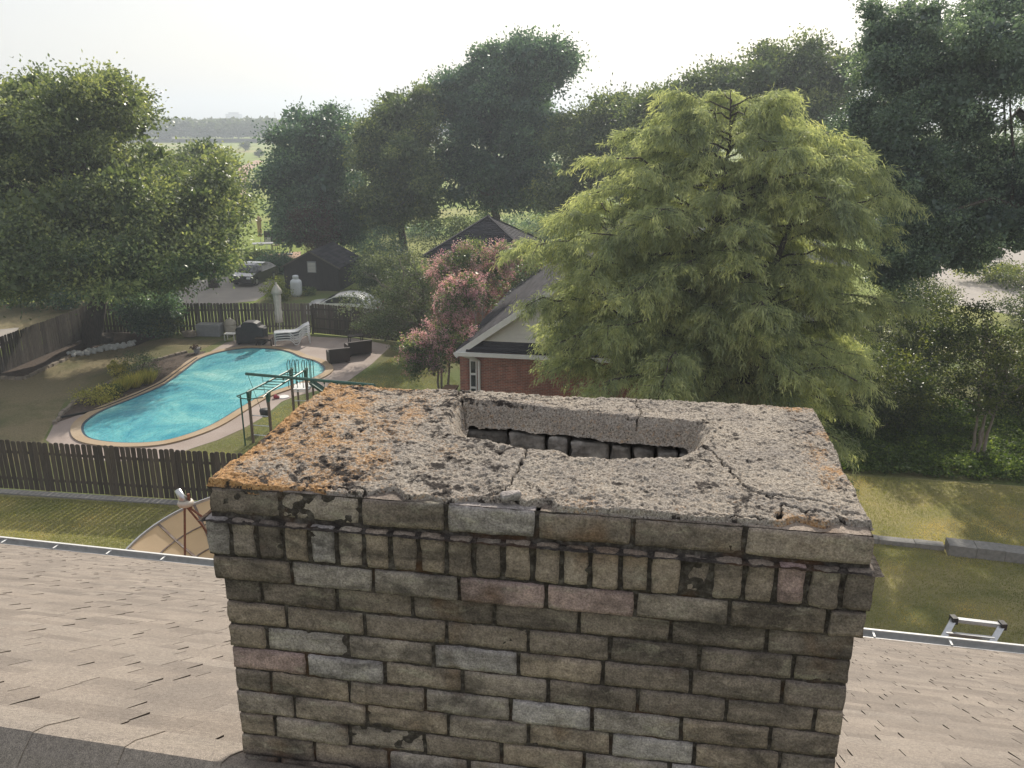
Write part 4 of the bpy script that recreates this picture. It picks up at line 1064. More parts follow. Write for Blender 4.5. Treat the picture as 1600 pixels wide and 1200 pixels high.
# propane tank
tp_ = G(464, 463); tk = empty('propane_tank', (tp_.x, tp_.y, 0), 0, 'white upright propane tank standing in front of the dark shed', 'gas tank')
mb = MB(); mb.lathe([(.30, 0), (.30, .08), (.37, .12), (.40, .2), (.40, 1.0), (.37, 1.12), (.26, 1.22), (.1, 1.26)], seg=28); mb.build('body', MAT['tank'], tk, smooth=True)
mb = MB(); mb.lathe([(.15, 1.22), (.20, 1.25), (.22, 1.42), (.19, 1.5), (.1, 1.52)], seg=20); mb.build('collar', MAT['tank'], tk, smooth=True)

# ================================================================== CARS
def car(loc, rz, label, paint, L=4.6, Wd=1.8, Ht=1.45):
    o = empty('parked_car', loc, rz, label, 'car'); hw = Wd/2; s = L/4.6; k = Ht/1.45
    low = [(-2.3, .3), (-2.32, .62), (-2.2, .78), (-1.3, .9), (1.2, .95), (2.15, .92), (2.28, .75), (2.3, .35), (2.0, .22), (-2.0, .22)]
    mb = MB(); mb.slab([(x*s, z*k) for x, z in low], -hw, hw, lambda z: 1-.06*max(0, z-.5)); mb.build('body', MAT[paint], o)
    cab = [(-1.35, .88), (-.85, 1.16), (-.45, 1.33), (0.1, 1.43), (.6, 1.44), (1.1, 1.36), (1.5, 1.18), (1.95, .92)]
    mb = MB(); mb.slab([(x*s, z*k) for x, z in cab], -hw*1.12, hw*1.12, lambda z: 1-.3*(z-.6)); ro = mb.build('cabin', MAT[paint], o)
    win = [(-1.12, .95), (-.78, 1.14), (-.42, 1.28), (.1, 1.35), (.6, 1.36), (1.05, 1.28), (1.4, 1.12), (1.5, .97)]
    mb = MB(); mb.slab([(x*s, z*k) for x, z in win], -hw*1.125, hw*1.125, lambda z: 1-.3*(z-.6)); mb.build('side_window', MAT['glass'], o)
    mb = MB(); mb.add([(-1.33*s, -hw*.93, .92*k), (-1.33*s, hw*.93, .92*k), (-.55*s, hw*.82, 1.31*k), (-.55*s, -hw*.82, 1.31*k)], [(0, 1, 2, 3)])
    mb.v = [(x-.015, y, z+.015) for x, y, z in mb.v]; mb.build('windscreen', MAT['glass'], o)
    for x in (-1.45, 1.4):
        for y in (-hw+.1, hw-.1):
            mb = MB(); mb.tube([(x*s, y-.1, .32), (x*s, y+.1, .32)], .32, 18); wo = mb.build('wheel', MAT['rubber'], o, smooth=False)
            mb = MB(); mb.tube([(x*s, y-.108, .32), (x*s, y+.108, .32)], .19, 14); mb.build('rim', MAT['alu'], wo)
    for y in (-hw*.75, hw*.75):
        mb = MB(); mb.box((-2.3*s, y, .66*k), (.06, .3, .14)); mb.build('headlight', MAT['tank'], o)
        mb = MB(); mb.box((2.27*s, y, .78*k), (.06, .3, .14)); mb.build('tail_light', MAT['red'], o)
    for y in (-hw-.08, hw+.08):
        mb = MB(); mb.box((-.95*s, y, 1.0), (.14, .16, .12)); mb.build('mirror', MAT[paint], o)
    return o
cp = A(536, 468, 52.0); car((cp.x, 52.4, 0), R(-6), 'white car parked just beyond the boarded fence', 'car_white', 4.7, 1.85, 1.52)
cp = G(390, 446); car((cp.x, cp.y+1.5, 0), R(78), 'black car parked facing the gravel drive beside the hedge', 'car_black', 4.4, 1.8, 1.5)

# ================================================================== PLAY SET
ps = empty('swing_set', (-9.6, 31.8, 0), 0, 'green metal swing set with monkey bars between pool and chimney', 'swing set')
o3 = Vector((-9.6, 31.8, 0)); pz = 2.1
T1_, T2_, T3_, T4_ = G(388, 612, pz)-o3, G(418, 614, pz)-o3, G(454, 578, pz)-o3, G(477, 578, pz)-o3
for p in (T1_, T2_, T3_, T4_):
    mb = MB(); mb.bar((p.x, p.y, 0), (p.x, p.y, 2.12), .09, .09, up=(0, 1, 0)); mb.build('post', MAT['post_wood'], ps)
    mb = MB(); mb.slab([(-.07, 1.75), (.07, 1.75), (.28, 2.12), (-.10, 2.12)], -.055, .055)
    mb.v = [(p.x-y, p.y+x, z) for x, y, z in mb.v]; mb.build('gusset', MAT['green_metal'], ps)
for a_, b_ in ((T1_, T3_), (T2_, T4_)):
    d_ = (b_-a_).normalized(); mb = MB(); mb.tube([a_-d_*.1, b_+d_*.15], .04, 8); mb.build('top_rail', MAT['green_metal'], ps)
for k in range(1, 9):
    f = k/9; mb = MB(); mb.tube([T1_.lerp(T3_, f), T2_.lerp(T4_, f)], .017, 6); mb.build('monkey_bar', MAT['green_metal'], ps)
for (a_, b_) in ((T1_, T2_), (T3_, T4_)):
    for z in (.35, .75, 1.15):
        mb = MB(); mb.tube([(a_.x, a_.y, z), (b_.x, b_.y, z)], .018, 6); mb.build('rung', MAT['alu'], ps)
d_ = (T1_-T3_).normalized()
mb = MB(); mb.tube([T1_, T1_+d_*.5+Vector((-.15, 0, -.02)), T1_.lerp(T2_, .3)+d_*.8, T1_.lerp(T2_, .7)+d_*.8, T2_+d_*.5+Vector((.1, 0, -.02)), T2_], .022, 7); mb.build('handle_loop', MAT['green_metal'], ps)
mb = MB(); q = T1_+Vector((-.22, -.3, 0)); mb.tube([(q.x, q.y, 0), (q.x, q.y, 2.05)], .03, 7); mb.build('pole', MAT['green_metal'], ps)
B0, B1 = G(384, 584, 2.28)-o3, G(585, 602, 2.28)-o3
mb = MB(); mb.tube([B0, B1], .06, 10); mb.build('swing_beam', MAT['green_metal'], ps)
bd = (B1-B0).normalized()
for e_ in (-1, 1):
    mb = MB(); mb.tube([B1, (B1.x+.25, B1.y+e_*1.1, 0)], .045, 8); mb.build('beam_leg', MAT['green_metal'], ps)
for (p, q_) in ((T3_, 1), (T4_, 1)):
    mb = MB()
    for dx in (-.16, .04, .2):
        mb.tube([(p.x+dx, p.y+.1, 1.3), (p.x+dx, p.y+.1, 2.35), (p.x+dx, p.y+.3, 2.45), (p.x+dx, p.y+.55, 2.35), (p.x+dx, p.y+.55, 1.3)], .016, 6)
    mb.build('grab_rail', MAT['green_metal'], ps)
pl = (T3_+T4_)/2; mb = MB(); mb.box((pl.x, pl.y+.55, 1.2), (.75, .9, .06)); mb.build('platform', MAT['white'], ps)
for dx in (-.33, .33):
    mb = MB(); mb.bar((pl.x+dx, pl.y+.95, 0), (pl.x+dx, pl.y+.95, 1.3), .07, .07, up=(0, 1, 0)); mb.build('platform_leg', MAT['post_wood'], ps)
mb = MB(); s0 = Vector((pl.x+.35, pl.y+.5, 1.25)); prev = None; vs = []; nn = 9
for i in range(nn):
    f = i/(nn-1); x = s0.x+f*1.9; z = 1.25*(1-f)**1.2*(1 if f < .9 else 1)+.12; 
    for (yy, zz) in ((-.26, .14), (-.22, 0), (.22, 0), (.26, .14)): vs.append((x, s0.y+yy, z+zz))
mb.add(vs, [(i*4+k, i*4+k+1, (i+1)*4+k+1, (i+1)*4+k) for i in range(nn-1) for k in range(3)]); mb.build('slide', MAT['green_metal'], ps, smooth=True)
# swing with bucket seat
sb = B0.lerp(B1, .085); sb2 = B0.lerp(B1, .16); seat = Vector(((sb.x+sb2.x)/2, sb.y, .62))
for q in (B0+bd*.08, B0+bd*.72):
    mb = MB(); mb.tube([q, (seat.x+(.14 if q.x > seat.x else -.14), seat.y, .78)], .009, 5); mb.build('chain', MAT['green_metal'], ps)
mb = MB(); mb.lathe([(.10, -.16), (.18, -.08), (.21, .1), (.20, .16)], (seat.x, seat.y, .66), 14); mb.build('bucket_seat', MAT['black_cloth'], ps, smooth=True)
for f in (.3, .52, .62, .72, .82):
    q = B0.lerp(B1, f); mb = MB(); mb.box(q-Vector((0, 0, .08)), (.05, .05, .1)); mb.build('hanger', MAT['green_metal'], ps)
for f in (.62, .72):
    q = B0.lerp(B1, f); mb = MB(); mb.tube([q, (q.x, q.y, .6)], .008, 5); mb.build('chain', MAT['green_metal'], ps)
q1_ = B0.lerp(B1, .67); mb = MB(); mb.box((q1_.x, q1_.y, .58), (.55, .2, .03)); mb.build('swing_seat', MAT['black_cloth'], ps)
p = G(443, 621); mb = MB(); mb.lathe([(.02, 0), (.22, 0), (.26, .012), (.25, .03), (.02, .035)], seg=24)
tag(mb.build('deck_lid', MAT['white'], loc=(p.x, p.y, .016)), 'round white skimmer lid on the deck beside the pool', 'lid')
p = G(431, 623); mb = MB(); mb.lathe([(.02, 0), (.1, .03), (.12, .1), (.05, .17)], seg=9, wave=(.2, 3)); mb.box((.1, 0, .05), (.14, .1, .08), .4)
tag(mb.build('pool_toy', MAT['red'], loc=(p.x, p.y, .016)), 'small red toy lying on the deck by the pool edge', 'toy')

# ================================================================== DECK FURNITURE
def at(u, v, z=.014): p = G(u, v); return (p.x, p.y, z)
# storage box
o = empty('storage_box', at(329, 524), R(-5), 'low grey plastic storage box against the back fence', 'storage box')
mb = MB(); mb.box((0, 0, .3), (1.35, .65, .6), taper=1.03); mb.box((0, -.34, .2), (1.3, .02, .03)); mb.build('body', MAT['grey_plastic'], o)
mb = MB(); mb.box((0, 0, .645), (1.45, .72, .08), taper=.93); mb.build('lid', MAT['grey_plastic'], o)
# sand filter
o = empty('pool_filter', at(361, 523), 0, 'beige domed pool filter tank between storage box and grill', 'pool filter')
mb = MB(); mb.lathe([(.28, 0), (.32, .06), (.34, .2), (.34, .62), (.33, .64)], seg=22); mb.build('tank', MAT['beige_plastic'], o, smooth=True)
mb = MB(); mb.lathe([(.36, .60), (.36, .66), (.32, .78), (.2, .9), (.07, .94), (.06, 1.0), (.02, 1.02)], seg=22); mb.build('dome_lid', MAT['beige_plastic'], o, smooth=True)
# small white table
o = empty('side_table', at(361, 532), R(-5), 'small white side table left of the covered grill', 'table')
mb = MB(); mb.box((0, 0, .4), (.6, .45, .035)); mb.build('table_top', MAT['white'], o)
for x in (-.27, .27):
    for y in (-.19, .19): mb = MB(); mb.box((x, y, .19), (.035, .035, .38)); mb.build('leg', MAT['white'], o)
# covered grill
o = empty('covered_grill', at(395, 537), R(-4), 'barbecue grill under a black cover beside the closed parasol', 'grill')
mb = MB(); vs = []; prof = [(-.82, .08), (-.80, .85), (-.72, .98), (-.5, 1.0), (-.42, 1.2), (-.25, 1.28), (.25, 1.28), (.45, 1.2), (.52, 1.02), (.72, .98), (.80, .85), (.82, .08)]
n_ = len(prof); rows_ = [-.34, -.30, 0, .30, .34]
for j, y in enumerate(rows_):
    for (x, z) in prof: vs.append((x*(1 if 0 < j < 4 else .96)+random.uniform(-.015, .015), y+random.uniform(-.015, .015), z*(1 if 0 < j < 4 else .96)))
fs = [(j*n_+i, j*n_+i+1, (j+1)*n_+i+1, (j+1)*n_+i) for j in range(4) for i in range(n_-1)]+[tuple(range(n_)), tuple(reversed(range(4*n_, 5*n_)))]
mb.add(vs, fs); mb.build('cover', MAT['black_cloth'], o)
for x in (-.68, .68):
    mb = MB(); mb.tube([(x, -.3, .06), (x, .3, .06)], .06, 10); mb.build('caster', MAT['rubber'], o)
# wooden bench
o = empty('low_bench', at(414, 540), R(-3), 'low dark bench between covered grill and stacked loungers', 'bench')
mb = MB(); [mb.box((0, -.16+.11*k, .43), (.95, .09, .035)) for k in range(4)]; mb.build('seat', MAT['post_wood'], o)
for x in (-.42, .42):
    for y in (-.16, .16): mb = MB(); mb.box((x, y, .2), (.06, .06, .41)); mb.build('leg', MAT['wicker'], o)
mb = MB(); mb.box((0, -.17, .33), (.8, .03, .09)); mb.build('apron', MAT['wicker'], o)
# closed parasol
def parasol(name, loc, label, canvas, H=3.2):
    o = empty(name, loc, 0, label, 'parasol')
    mb = MB(); mb.tube([(0, 0, 0), (0, 0, H)], .03, 8); mb.build('pole', MAT['alu'], o)
    k = H/3.2
    mb = MB(); mb.lathe([(.20, .95*k), (.17, 1.3*k), (.20, 1.55*k), (.16, 1.7*k), (.18, 2.2*k), (.20, 2.6*k), (.14, 2.75*k)], seg=28, wave=(.18, 7)); mb.build('canopy', MAT[canvas], o, smooth=True)
    mb = MB(); mb.lathe([(.31, 2.62*k), (.24, 2.85*k), (.10, 3.08*k), (.05, 3.12*k), (.04, 3.22*k), (.01, 3.25*k)], seg=24, wave=(.08, 8)); mb.build('top_vent', MAT[canvas], o, smooth=True)
    mb = MB(); mb.lathe([(.28, 0), (.28, .08), (.06, .1), (.05, .35)], seg=18); mb.build('base', MAT['grey_plastic'], o)
    return o
parasol('parasol', (A(436, 500, 46.6).x, 46.6, .014), 'tall closed off-white parasol above the stacked loungers', 'umbrella')
# stack of four white loungers
def lounger(name='sun_lounger'):
    o = empty(name, (0, 0, 0))
    path = [(-.95, .02), (-.93, .30), (-.62, .34), (-.2, .32), (.0, .16), (.12, .02), (.3, .06), (.42, .3), (.62, .52), (.82, .50), (.9, .25), (.92, .02)]
    seatp = [(-.95, .33), (-.3, .34), (.05, .33), (.35, .40), (.62, .58), (.95, .72)]
    for y in (-.32, .32):
        pts = smooth_open([Vector((x, y, z)) for x, z in path], 4); mb = MB(); mb.tube(pts, .028, 6); mb.build('side_frame', MAT['white'], o, smooth=True)
    mb = MB(); pts = smooth_open([Vector((x, 0, z)) for x, z in seatp], 4); vs = []
    for q in pts: vs += [(q.x, -.3, q.z), (q.x, .3, q.z)]
    mb.add(vs, [(2*i, 2*i+1, 2*i+3, 2*i+2) for i in range(len(pts)-1)]); mb.build('sling', MAT['sling'], o, smooth=True)
    for y in (-.31, .31):
        mb = MB(); mb.tube([Vector((q.x, y, q.z)) for q in pts], .022, 6); mb.build('rail', MAT['white'], o, smooth=True)
    return o
def smooth_open(pts, k):
    out = []; n = len(pts)
    for i in range(n-1):
        p0, p1, p2, p3 = pts[max(i-1, 0)], pts[i], pts[i+1], pts[min(i+2, n-1)]
        for j in range(k):
            t = j/k; out.append(.5*((2*p1)+(p2-p0)*t+(2*p0-5*p1+4*p2-p3)*t*t+(3*p1-p0-3*p2+p3)*t**3))
    out.append(pts[-1]); return out
l0 = lounger(); lc = G(458, 538)
for i, lb in enumerate(('lowest white sun lounger in the stack of four on the deck', 'second white sun lounger up in the stack of four', 'third white sun lounger up in the stack of four', 'topmost white sun lounger in the stack of four')):
    o = l0 if i == 0 else copy_tree(l0)
    o.location = (lc.x, lc.y, .03+i*.135); o.rotation_euler = (0, 0, R(18)); tag(o, lb, 'sun lounger', 'white sun loungers stacked on the pool deck')
# wicker seats seen from behind
def wicker(loc, rz, Wd, label, name, cat):
    o = empty(name, loc, rz, label, cat)
    mb = MB(); mb.box((0, 0, .27), (Wd, .72, .30), taper=1.0); mb.build('seat_base', MAT['wicker'], o)
    mb = MB(); mb.add([(-Wd/2, -.36, .1), (Wd/2, -.36, .1), (Wd/2+.02, -.46, .82), (-Wd/2-.02, -.46, .82), (-Wd/2, -.26, .1), (Wd/2, -.26, .1), (Wd/2+.02, -.34, .82), (-Wd/2-.02, -.34, .82)],
                      [(0, 1, 2, 3), (7, 6, 5, 4), (3, 2, 6, 7), (0, 3, 7, 4), (1, 5, 6, 2)]); mb.build('backrest', MAT['wicker'], o)
    for x in (-Wd/2+.06, Wd/2-.06):
        mb = MB(); mb.box((x, .03, .34), (.13, .76, .56)); mb.build('armrest', MAT['wicker'], o)
    for x in (-Wd/2+.08, Wd/2-.08):
        for y in (-.32, .32): mb = MB(); mb.box((x, y, .06), (.06, .06, .12)); mb.build('leg', MAT['wicker'], o)
    return o
wicker(at(529, 566), R(24), 1.05, 'dark wicker armchair nearest the pool, seen from behind', 'wicker_armchair', 'armchair')
wicker(at(560, 554), R(28), 1.25, 'dark wicker loveseat under the drooping tree branches', 'wicker_loveseat', 'loveseat')
p = G(556, 536); o = empty('coffee_table', (p.x, p.y, .014), R(25), 'dark low table behind the wicker loveseat', 'table')
mb = MB(); mb.box((0, 0, .42), (.8, .5, .05)); mb.build('table_top', MAT['wicker'], o)
for x in (-.35, .35):
    for y in (-.2, .2): mb = MB(); mb.box((x, y, .2), (.05, .05, .4)); mb.build('leg', MAT['wicker'], o)
# pot by the pool, log and pots by the fence
p = G(308, 552); o = empty('flower_pot', (p.x, p.y, .014), 0, 'small blue grey flower pot at the tip of the pool bed', 'flower pot')
mb = MB(); mb.lathe([(.13, 0), (.19, .25), (.21, .3), (.17, .3)], seg=16); mb.build('pot', MAT['grey_plastic'], o)
me, _ = crown_mesh('plant', [(0, 0, .36, .2, .2, .12)], 12, 20, .08, .1, np.random.default_rng(5)); link('plant', me, MAT['leaf_red'], o)
p = G(297, 527); mb = MB(); mb.lathe([(.05, 0), (.45, .1), (.42, .35), (.15, .42)], seg=8); mb.v = [(x*random.uniform(.85, 1.15), y*random.uniform(.6, .85), z) for x, y, z in mb.v]
tag(mb.build('boulder', MAT['edging'], loc=(p.x, p.y, 0)), 'brown boulder by the fence left of the storage box', 'boulder')

# ================================================================== BEYOND THE FENCE
o = empty('green_garden_table', at(272, 446, .0), R(5), 'green topped garden table beside the drive under the oak', 'table')
mb = MB(); mb.box((0, 0, .95), (1.2, .7, .06)); mb.build('table_top', simple('pale_green_paint', (.25, .42, .30), (.2, .36, .26), 4, .5), o)
for x in (-.5, .5):
    for y in (-.28, .28): mb = MB(); mb.box((x, y, .46), (.07, .07, .92)); mb.build('leg', MAT['wicker'], o)
o = empty('path_light', at(308, 476, 0), 0, 'short white capped post beyond the back fence', 'post')
mb = MB(); mb.tube([(0, 0, 0), (0, 0, .9)], .06, 8); mb.build('post', MAT['white'], o); mb = MB(); mb.lathe([(.12, .88), (.13, .95), (.03, 1.0)], seg=12); mb.build('cap', MAT['white'], o)
sheet('far_patio', XY([(392, 400), (440, 396), (470, 393), (470, 402), (430, 408), (392, 408)]), .012, 'patio_tan')
YP = 79
parasol('parasol', (A(408, 385, 84).x, 84, 0), 'tan closed parasol on the far patio before the yellow field', 'tan_canvas', 2.9)
parasol('parasol', (A(453, 395, 78).x, 78, 0), 'tan closed parasol on the far patio nearest the shed', 'tan_canvas', 2.6)
pc = A(415, 392, YP); mb = MB(); mb.box((0, 0, .55), (4.4, .25, 1.1)); tag(mb.build('patio_wall', MAT['shed_wood'], loc=(pc.x, 86.5, 0)), 'long dark low wall behind the far patio', 'wall')
o = empty('patio_table', (A(412, 395, 80).x, 80, 0), .3, 'pale patio table on the far patio', 'table')
mb = MB(); mb.box((0, 0, .74), (1.9, 1.1, .05)); mb.build('table_top', MAT['grey_plastic'], o)
for x in (-.8, .8):
    for y in (-.45, .45): mb = MB(); mb.box((x, y, .36), (.06, .06, .72)); mb.build('leg', MAT['wicker'], o)
for i, (u, lb) in enumerate(((421, 'white slatted patio chair behind the pale table'), (432, 'brown patio chair at the right of the pale table'))):
    o = empty('patio_chair', (A(u, 392, 81.6+i*-.8).x, 81.6-i*.8, 0), math.pi+i*.8, lb, 'chair', 'chairs on the far patio'); mt = MAT['white'] if i == 0 else MAT['post_wood']
    mb = MB(); mb.box((0, 0, .45), (.55, .5, .05)); mb.build('seat', mt, o)
    mb = MB(); [mb.box((-.22+.11*k, .25, .75), (.06, .03, .6)) for k in range(5)]; mb.box((0, .25, 1.05), (.55, .04, .07)); mb.build('backrest', mt, o)
    for x in (-.23, .23):
        for y in (-.2, .2): mb = MB(); mb.box((x, y, .22), (.04, .04, .44)); mb.build('leg', mt, o)

# ---------------- trees
def bush(name, label, loc, r, h, leafm, seed, nc=30, per=60, leaf=.1, cat='shrub', group=None, **kw):
    rg = np.random.default_rng(seed); o = empty(name, loc, 0, label, cat, group)
    me, cc = crown_mesh('foliage', [(0, 0, h*.55, r, r, h*.45), (r*.35, .1, h*.4, r*.7, r*.7, h*.35)], nc, per, kw.pop('cr', min(r, h)*.35), leaf, rg, zmin=.02, **kw)
    link('foliage', me, MAT[leafm], o)
    mb = MB()
    for k in range(6):
        c = cc[rg.integers(len(cc))]; mb.tube(wander((rg.normal()*.05, rg.normal()*.05, 0), c, 3, .04, rg), [.03, .022, .015, .008], 5)
    mb.build('stem', MAT['bark'], o); return o
tb = G(150, 536)
tree('live_oak', 'huge spreading live oak with olive green crown at the left', 'tree', (tb.x, tb.y+.3, 0),
     [LP(100, 210, 46, 120, 95, 5.5), LP(-40, 290, 45, 130, 130, 6), LP(60, 370, 42, 150, 85, 5), LP(210, 300, 45, 105, 90, 5.5), LP(235, 390, 43, 115, 75, 5),
      LP(322, 325, 46, 54, 72, 4), LP(335, 388, 44, 44, 48, 3.0), LP(160, 150, 46, 60, 42, 3.5), LP(40, 150, 46, 60, 38, 3.5), LP(20, 430, 41, 80, 38, 3.0), LP(240, 425, 44, 45, 26, 2.5)],
     .62, 900, 130, .95, .16, 'leaf_oak', 101, fork=.22, limbs=26, shell=.6)
tree('leafy_tree', 'olive tree with domed crown behind the right side of the oak', 'tree', (A(330, 400, 62).x, 62, 0),
     [LP(310, 258, 62, 52, 30, 3.5), LP(290, 300, 62, 66, 48, 4), LP(340, 300, 62, 34, 40, 3)], .3, 170, 110, .95, .2, 'leaf_mid', 102)
bush('understorey_bush', 'dark bush crowding the fence right of the oak trunk', (G(228, 532).x, 47.1, 0), 1.7, 3.3, 'leaf_dark', 7, 150, 80, .15, cr=.55)
bush('understorey_bush', 'dark bush below the right edge of the oak crown', (G(255, 528).x-.3, 47.1, 0), 1.1, 2.3, 'leaf_mid', 8, 70, 70, .13, cr=.4)
tree('broadleaf_tree', 'dark rounded tree behind the shed', 'tree', (A(505, 390, 76).x, 76, 0),
     [LP(500, 215, 76, 75, 62, 5), LP(468, 280, 76, 56, 70, 5), LP(520, 300, 76, 72, 75, 5), LP(456, 340, 75, 36, 46, 3.5), LP(545, 350, 75, 42, 45, 3), LP(480, 350, 74, 50, 45, 3)],
     .45, 420, 110, 1.0, .22, 'leaf_dark', 103, shell=.6, limbs=18)
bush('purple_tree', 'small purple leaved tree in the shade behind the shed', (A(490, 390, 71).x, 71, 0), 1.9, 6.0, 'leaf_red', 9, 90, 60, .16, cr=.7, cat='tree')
tree('broadleaf_tree', 'mid green rounded tree left of the tallest tree', 'tree', (A(630, 390, 72).x, 72, 0),
     [LP(625, 250, 72, 68, 65, 5), LP(640, 180, 74, 60, 45, 4), LP(600, 320, 72, 50, 45, 4), LP(588, 215, 73, 42, 40, 4), LP(655, 300, 72, 48, 55, 4)], .4, 380, 110, .95, .2, 'leaf_mid', 104, shell=.6, limbs=16)
tree('broadleaf_tree', 'tallest dark tree with ragged top at the centre', 'tree', (A(770, 390, 76).x, 76, 0),
     [LP(790, 110, 76, 78, 58, 5), LP(855, 95, 76, 48, 36, 3.5), LP(745, 175, 76, 88, 75, 6), LP(820, 185, 76, 66, 60, 5), LP(710, 140, 76, 42, 34, 3.5), LP(740, 270, 76, 80, 65, 5), LP(825, 280, 76, 60, 60, 5)],
     .5, 620, 110, 1.0, .22, 'leaf_dark', 105, shell=.6, fork=.3, limbs=22)
tree('broadleaf_tree', 'yellowish loose tree right of the tallest tree', 'tree', (A(920, 380, 70).x, 70, 0),
     [LP(925, 240, 70, 60, 60, 4.5), LP(880, 300, 70, 48, 50, 4), LP(955, 185, 70, 60, 50, 4), LP(985, 270, 70, 60, 60, 4), LP(900, 215, 70, 40, 36, 3.5)], .35, 300, 100, .95, .19, 'leaf_mid', 106, shell=.6)
tree('broadleaf_tree', 'hazy tree rising behind the cypress top', 'tree', (A(1180, 380, 66).x, 66, 0),
     [LP(1170, 150, 66, 95, 75, 5), LP(1090, 190, 66, 80, 60, 5), LP(1240, 110, 66, 60, 45, 4), LP(1030, 175, 66, 62, 48, 4), LP(1250, 200, 66, 75, 75, 5), LP(1290, 130, 66, 45, 50, 4), LP(1110, 145, 66, 55, 40, 4)], .45, 560, 110, 1.0, .2, 'leaf_mid', 107, shell=.6)
bush('shade_bush', 'dark bush added beyond the left fence near the left edge to shade the ground', (G(15, 478).x, G(15, 478).y, 0), 3.2, 3.0, 'leaf_dark', 171, 120, 70, .18, cr=.7)  # this bush and the next are added to shade the ground there
bush('shade_bush', 'dark bush added beyond the left fence beside the oak trunk to shade the ground', (G(100, 480).x, G(100, 480).y, 0), 2.6, 2.4, 'leaf_dark', 172, 100, 70, .18, cr=.7)
# undergrowth line behind shed and house
for i, (u, v, Y_, ru, rv, lm, lb) in enumerate([
        (838, 430, 46.8, 36, 38, 'leaf_mid', 'leafy bush filling the gap between pyramid roof and brick house'),
        (640, 372, 90, 60, 26, 'leaf_dark', 'dark thicket under the mid green tree'), (740, 365, 92, 60, 30, 'leaf_mid', 'thicket left of the tallest trunk'),
        (830, 362, 92, 55, 30, 'leaf_dark', 'thicket right of the tallest trunk'), (900, 360, 88, 50, 34, 'leaf_mid', 'thicket under the yellowish tree'), (530, 378, 92, 50, 18, 'leaf_mid', 'low thicket behind the shed ridge'),
        (595, 385, 68, 40, 30, 'leaf_dark', 'dark bush at the back right of the shed'), (700, 370, 66, 40, 34, 'leaf_mid', 'bush between the shed and the pyramid roof'),
        (860, 370, 62, 46, 36, 'leaf_dark', 'bush to the right of the pyramid roof'), (430, 418, 68, 26, 20, 'leaf_dark', 'clipped dark hedge bush left of the shed'),
        (405, 416, 70, 22, 16, 'leaf_mid', 'hedge bush behind the black car'), (575, 425, 60, 24, 34, 'leaf_mid', 'leafy bush at the right wall of the shed')]):
    p = A(u, v, Y_); s_ = S(v, Y_); h_ = p.z+rv*s_; bush('bush', lb, (p.x, Y_, 0), ru*s_, max(h_, 1.2), lm, 200+i, 70, 70, .17, cr=.6)
bush('low_bush', 'yellow green low bush at the left corner of the shed', (G(430, 470).x, G(430, 470).y, 0), .9, 1.5, 'leaf_bright', 31, 40, 60, .12)
bush('low_bush', 'small green bush in front of the shed door', (G(482, 462).x, G(482, 462).y, 0), .45, .7, 'leaf_mid', 32, 20, 50, .1)
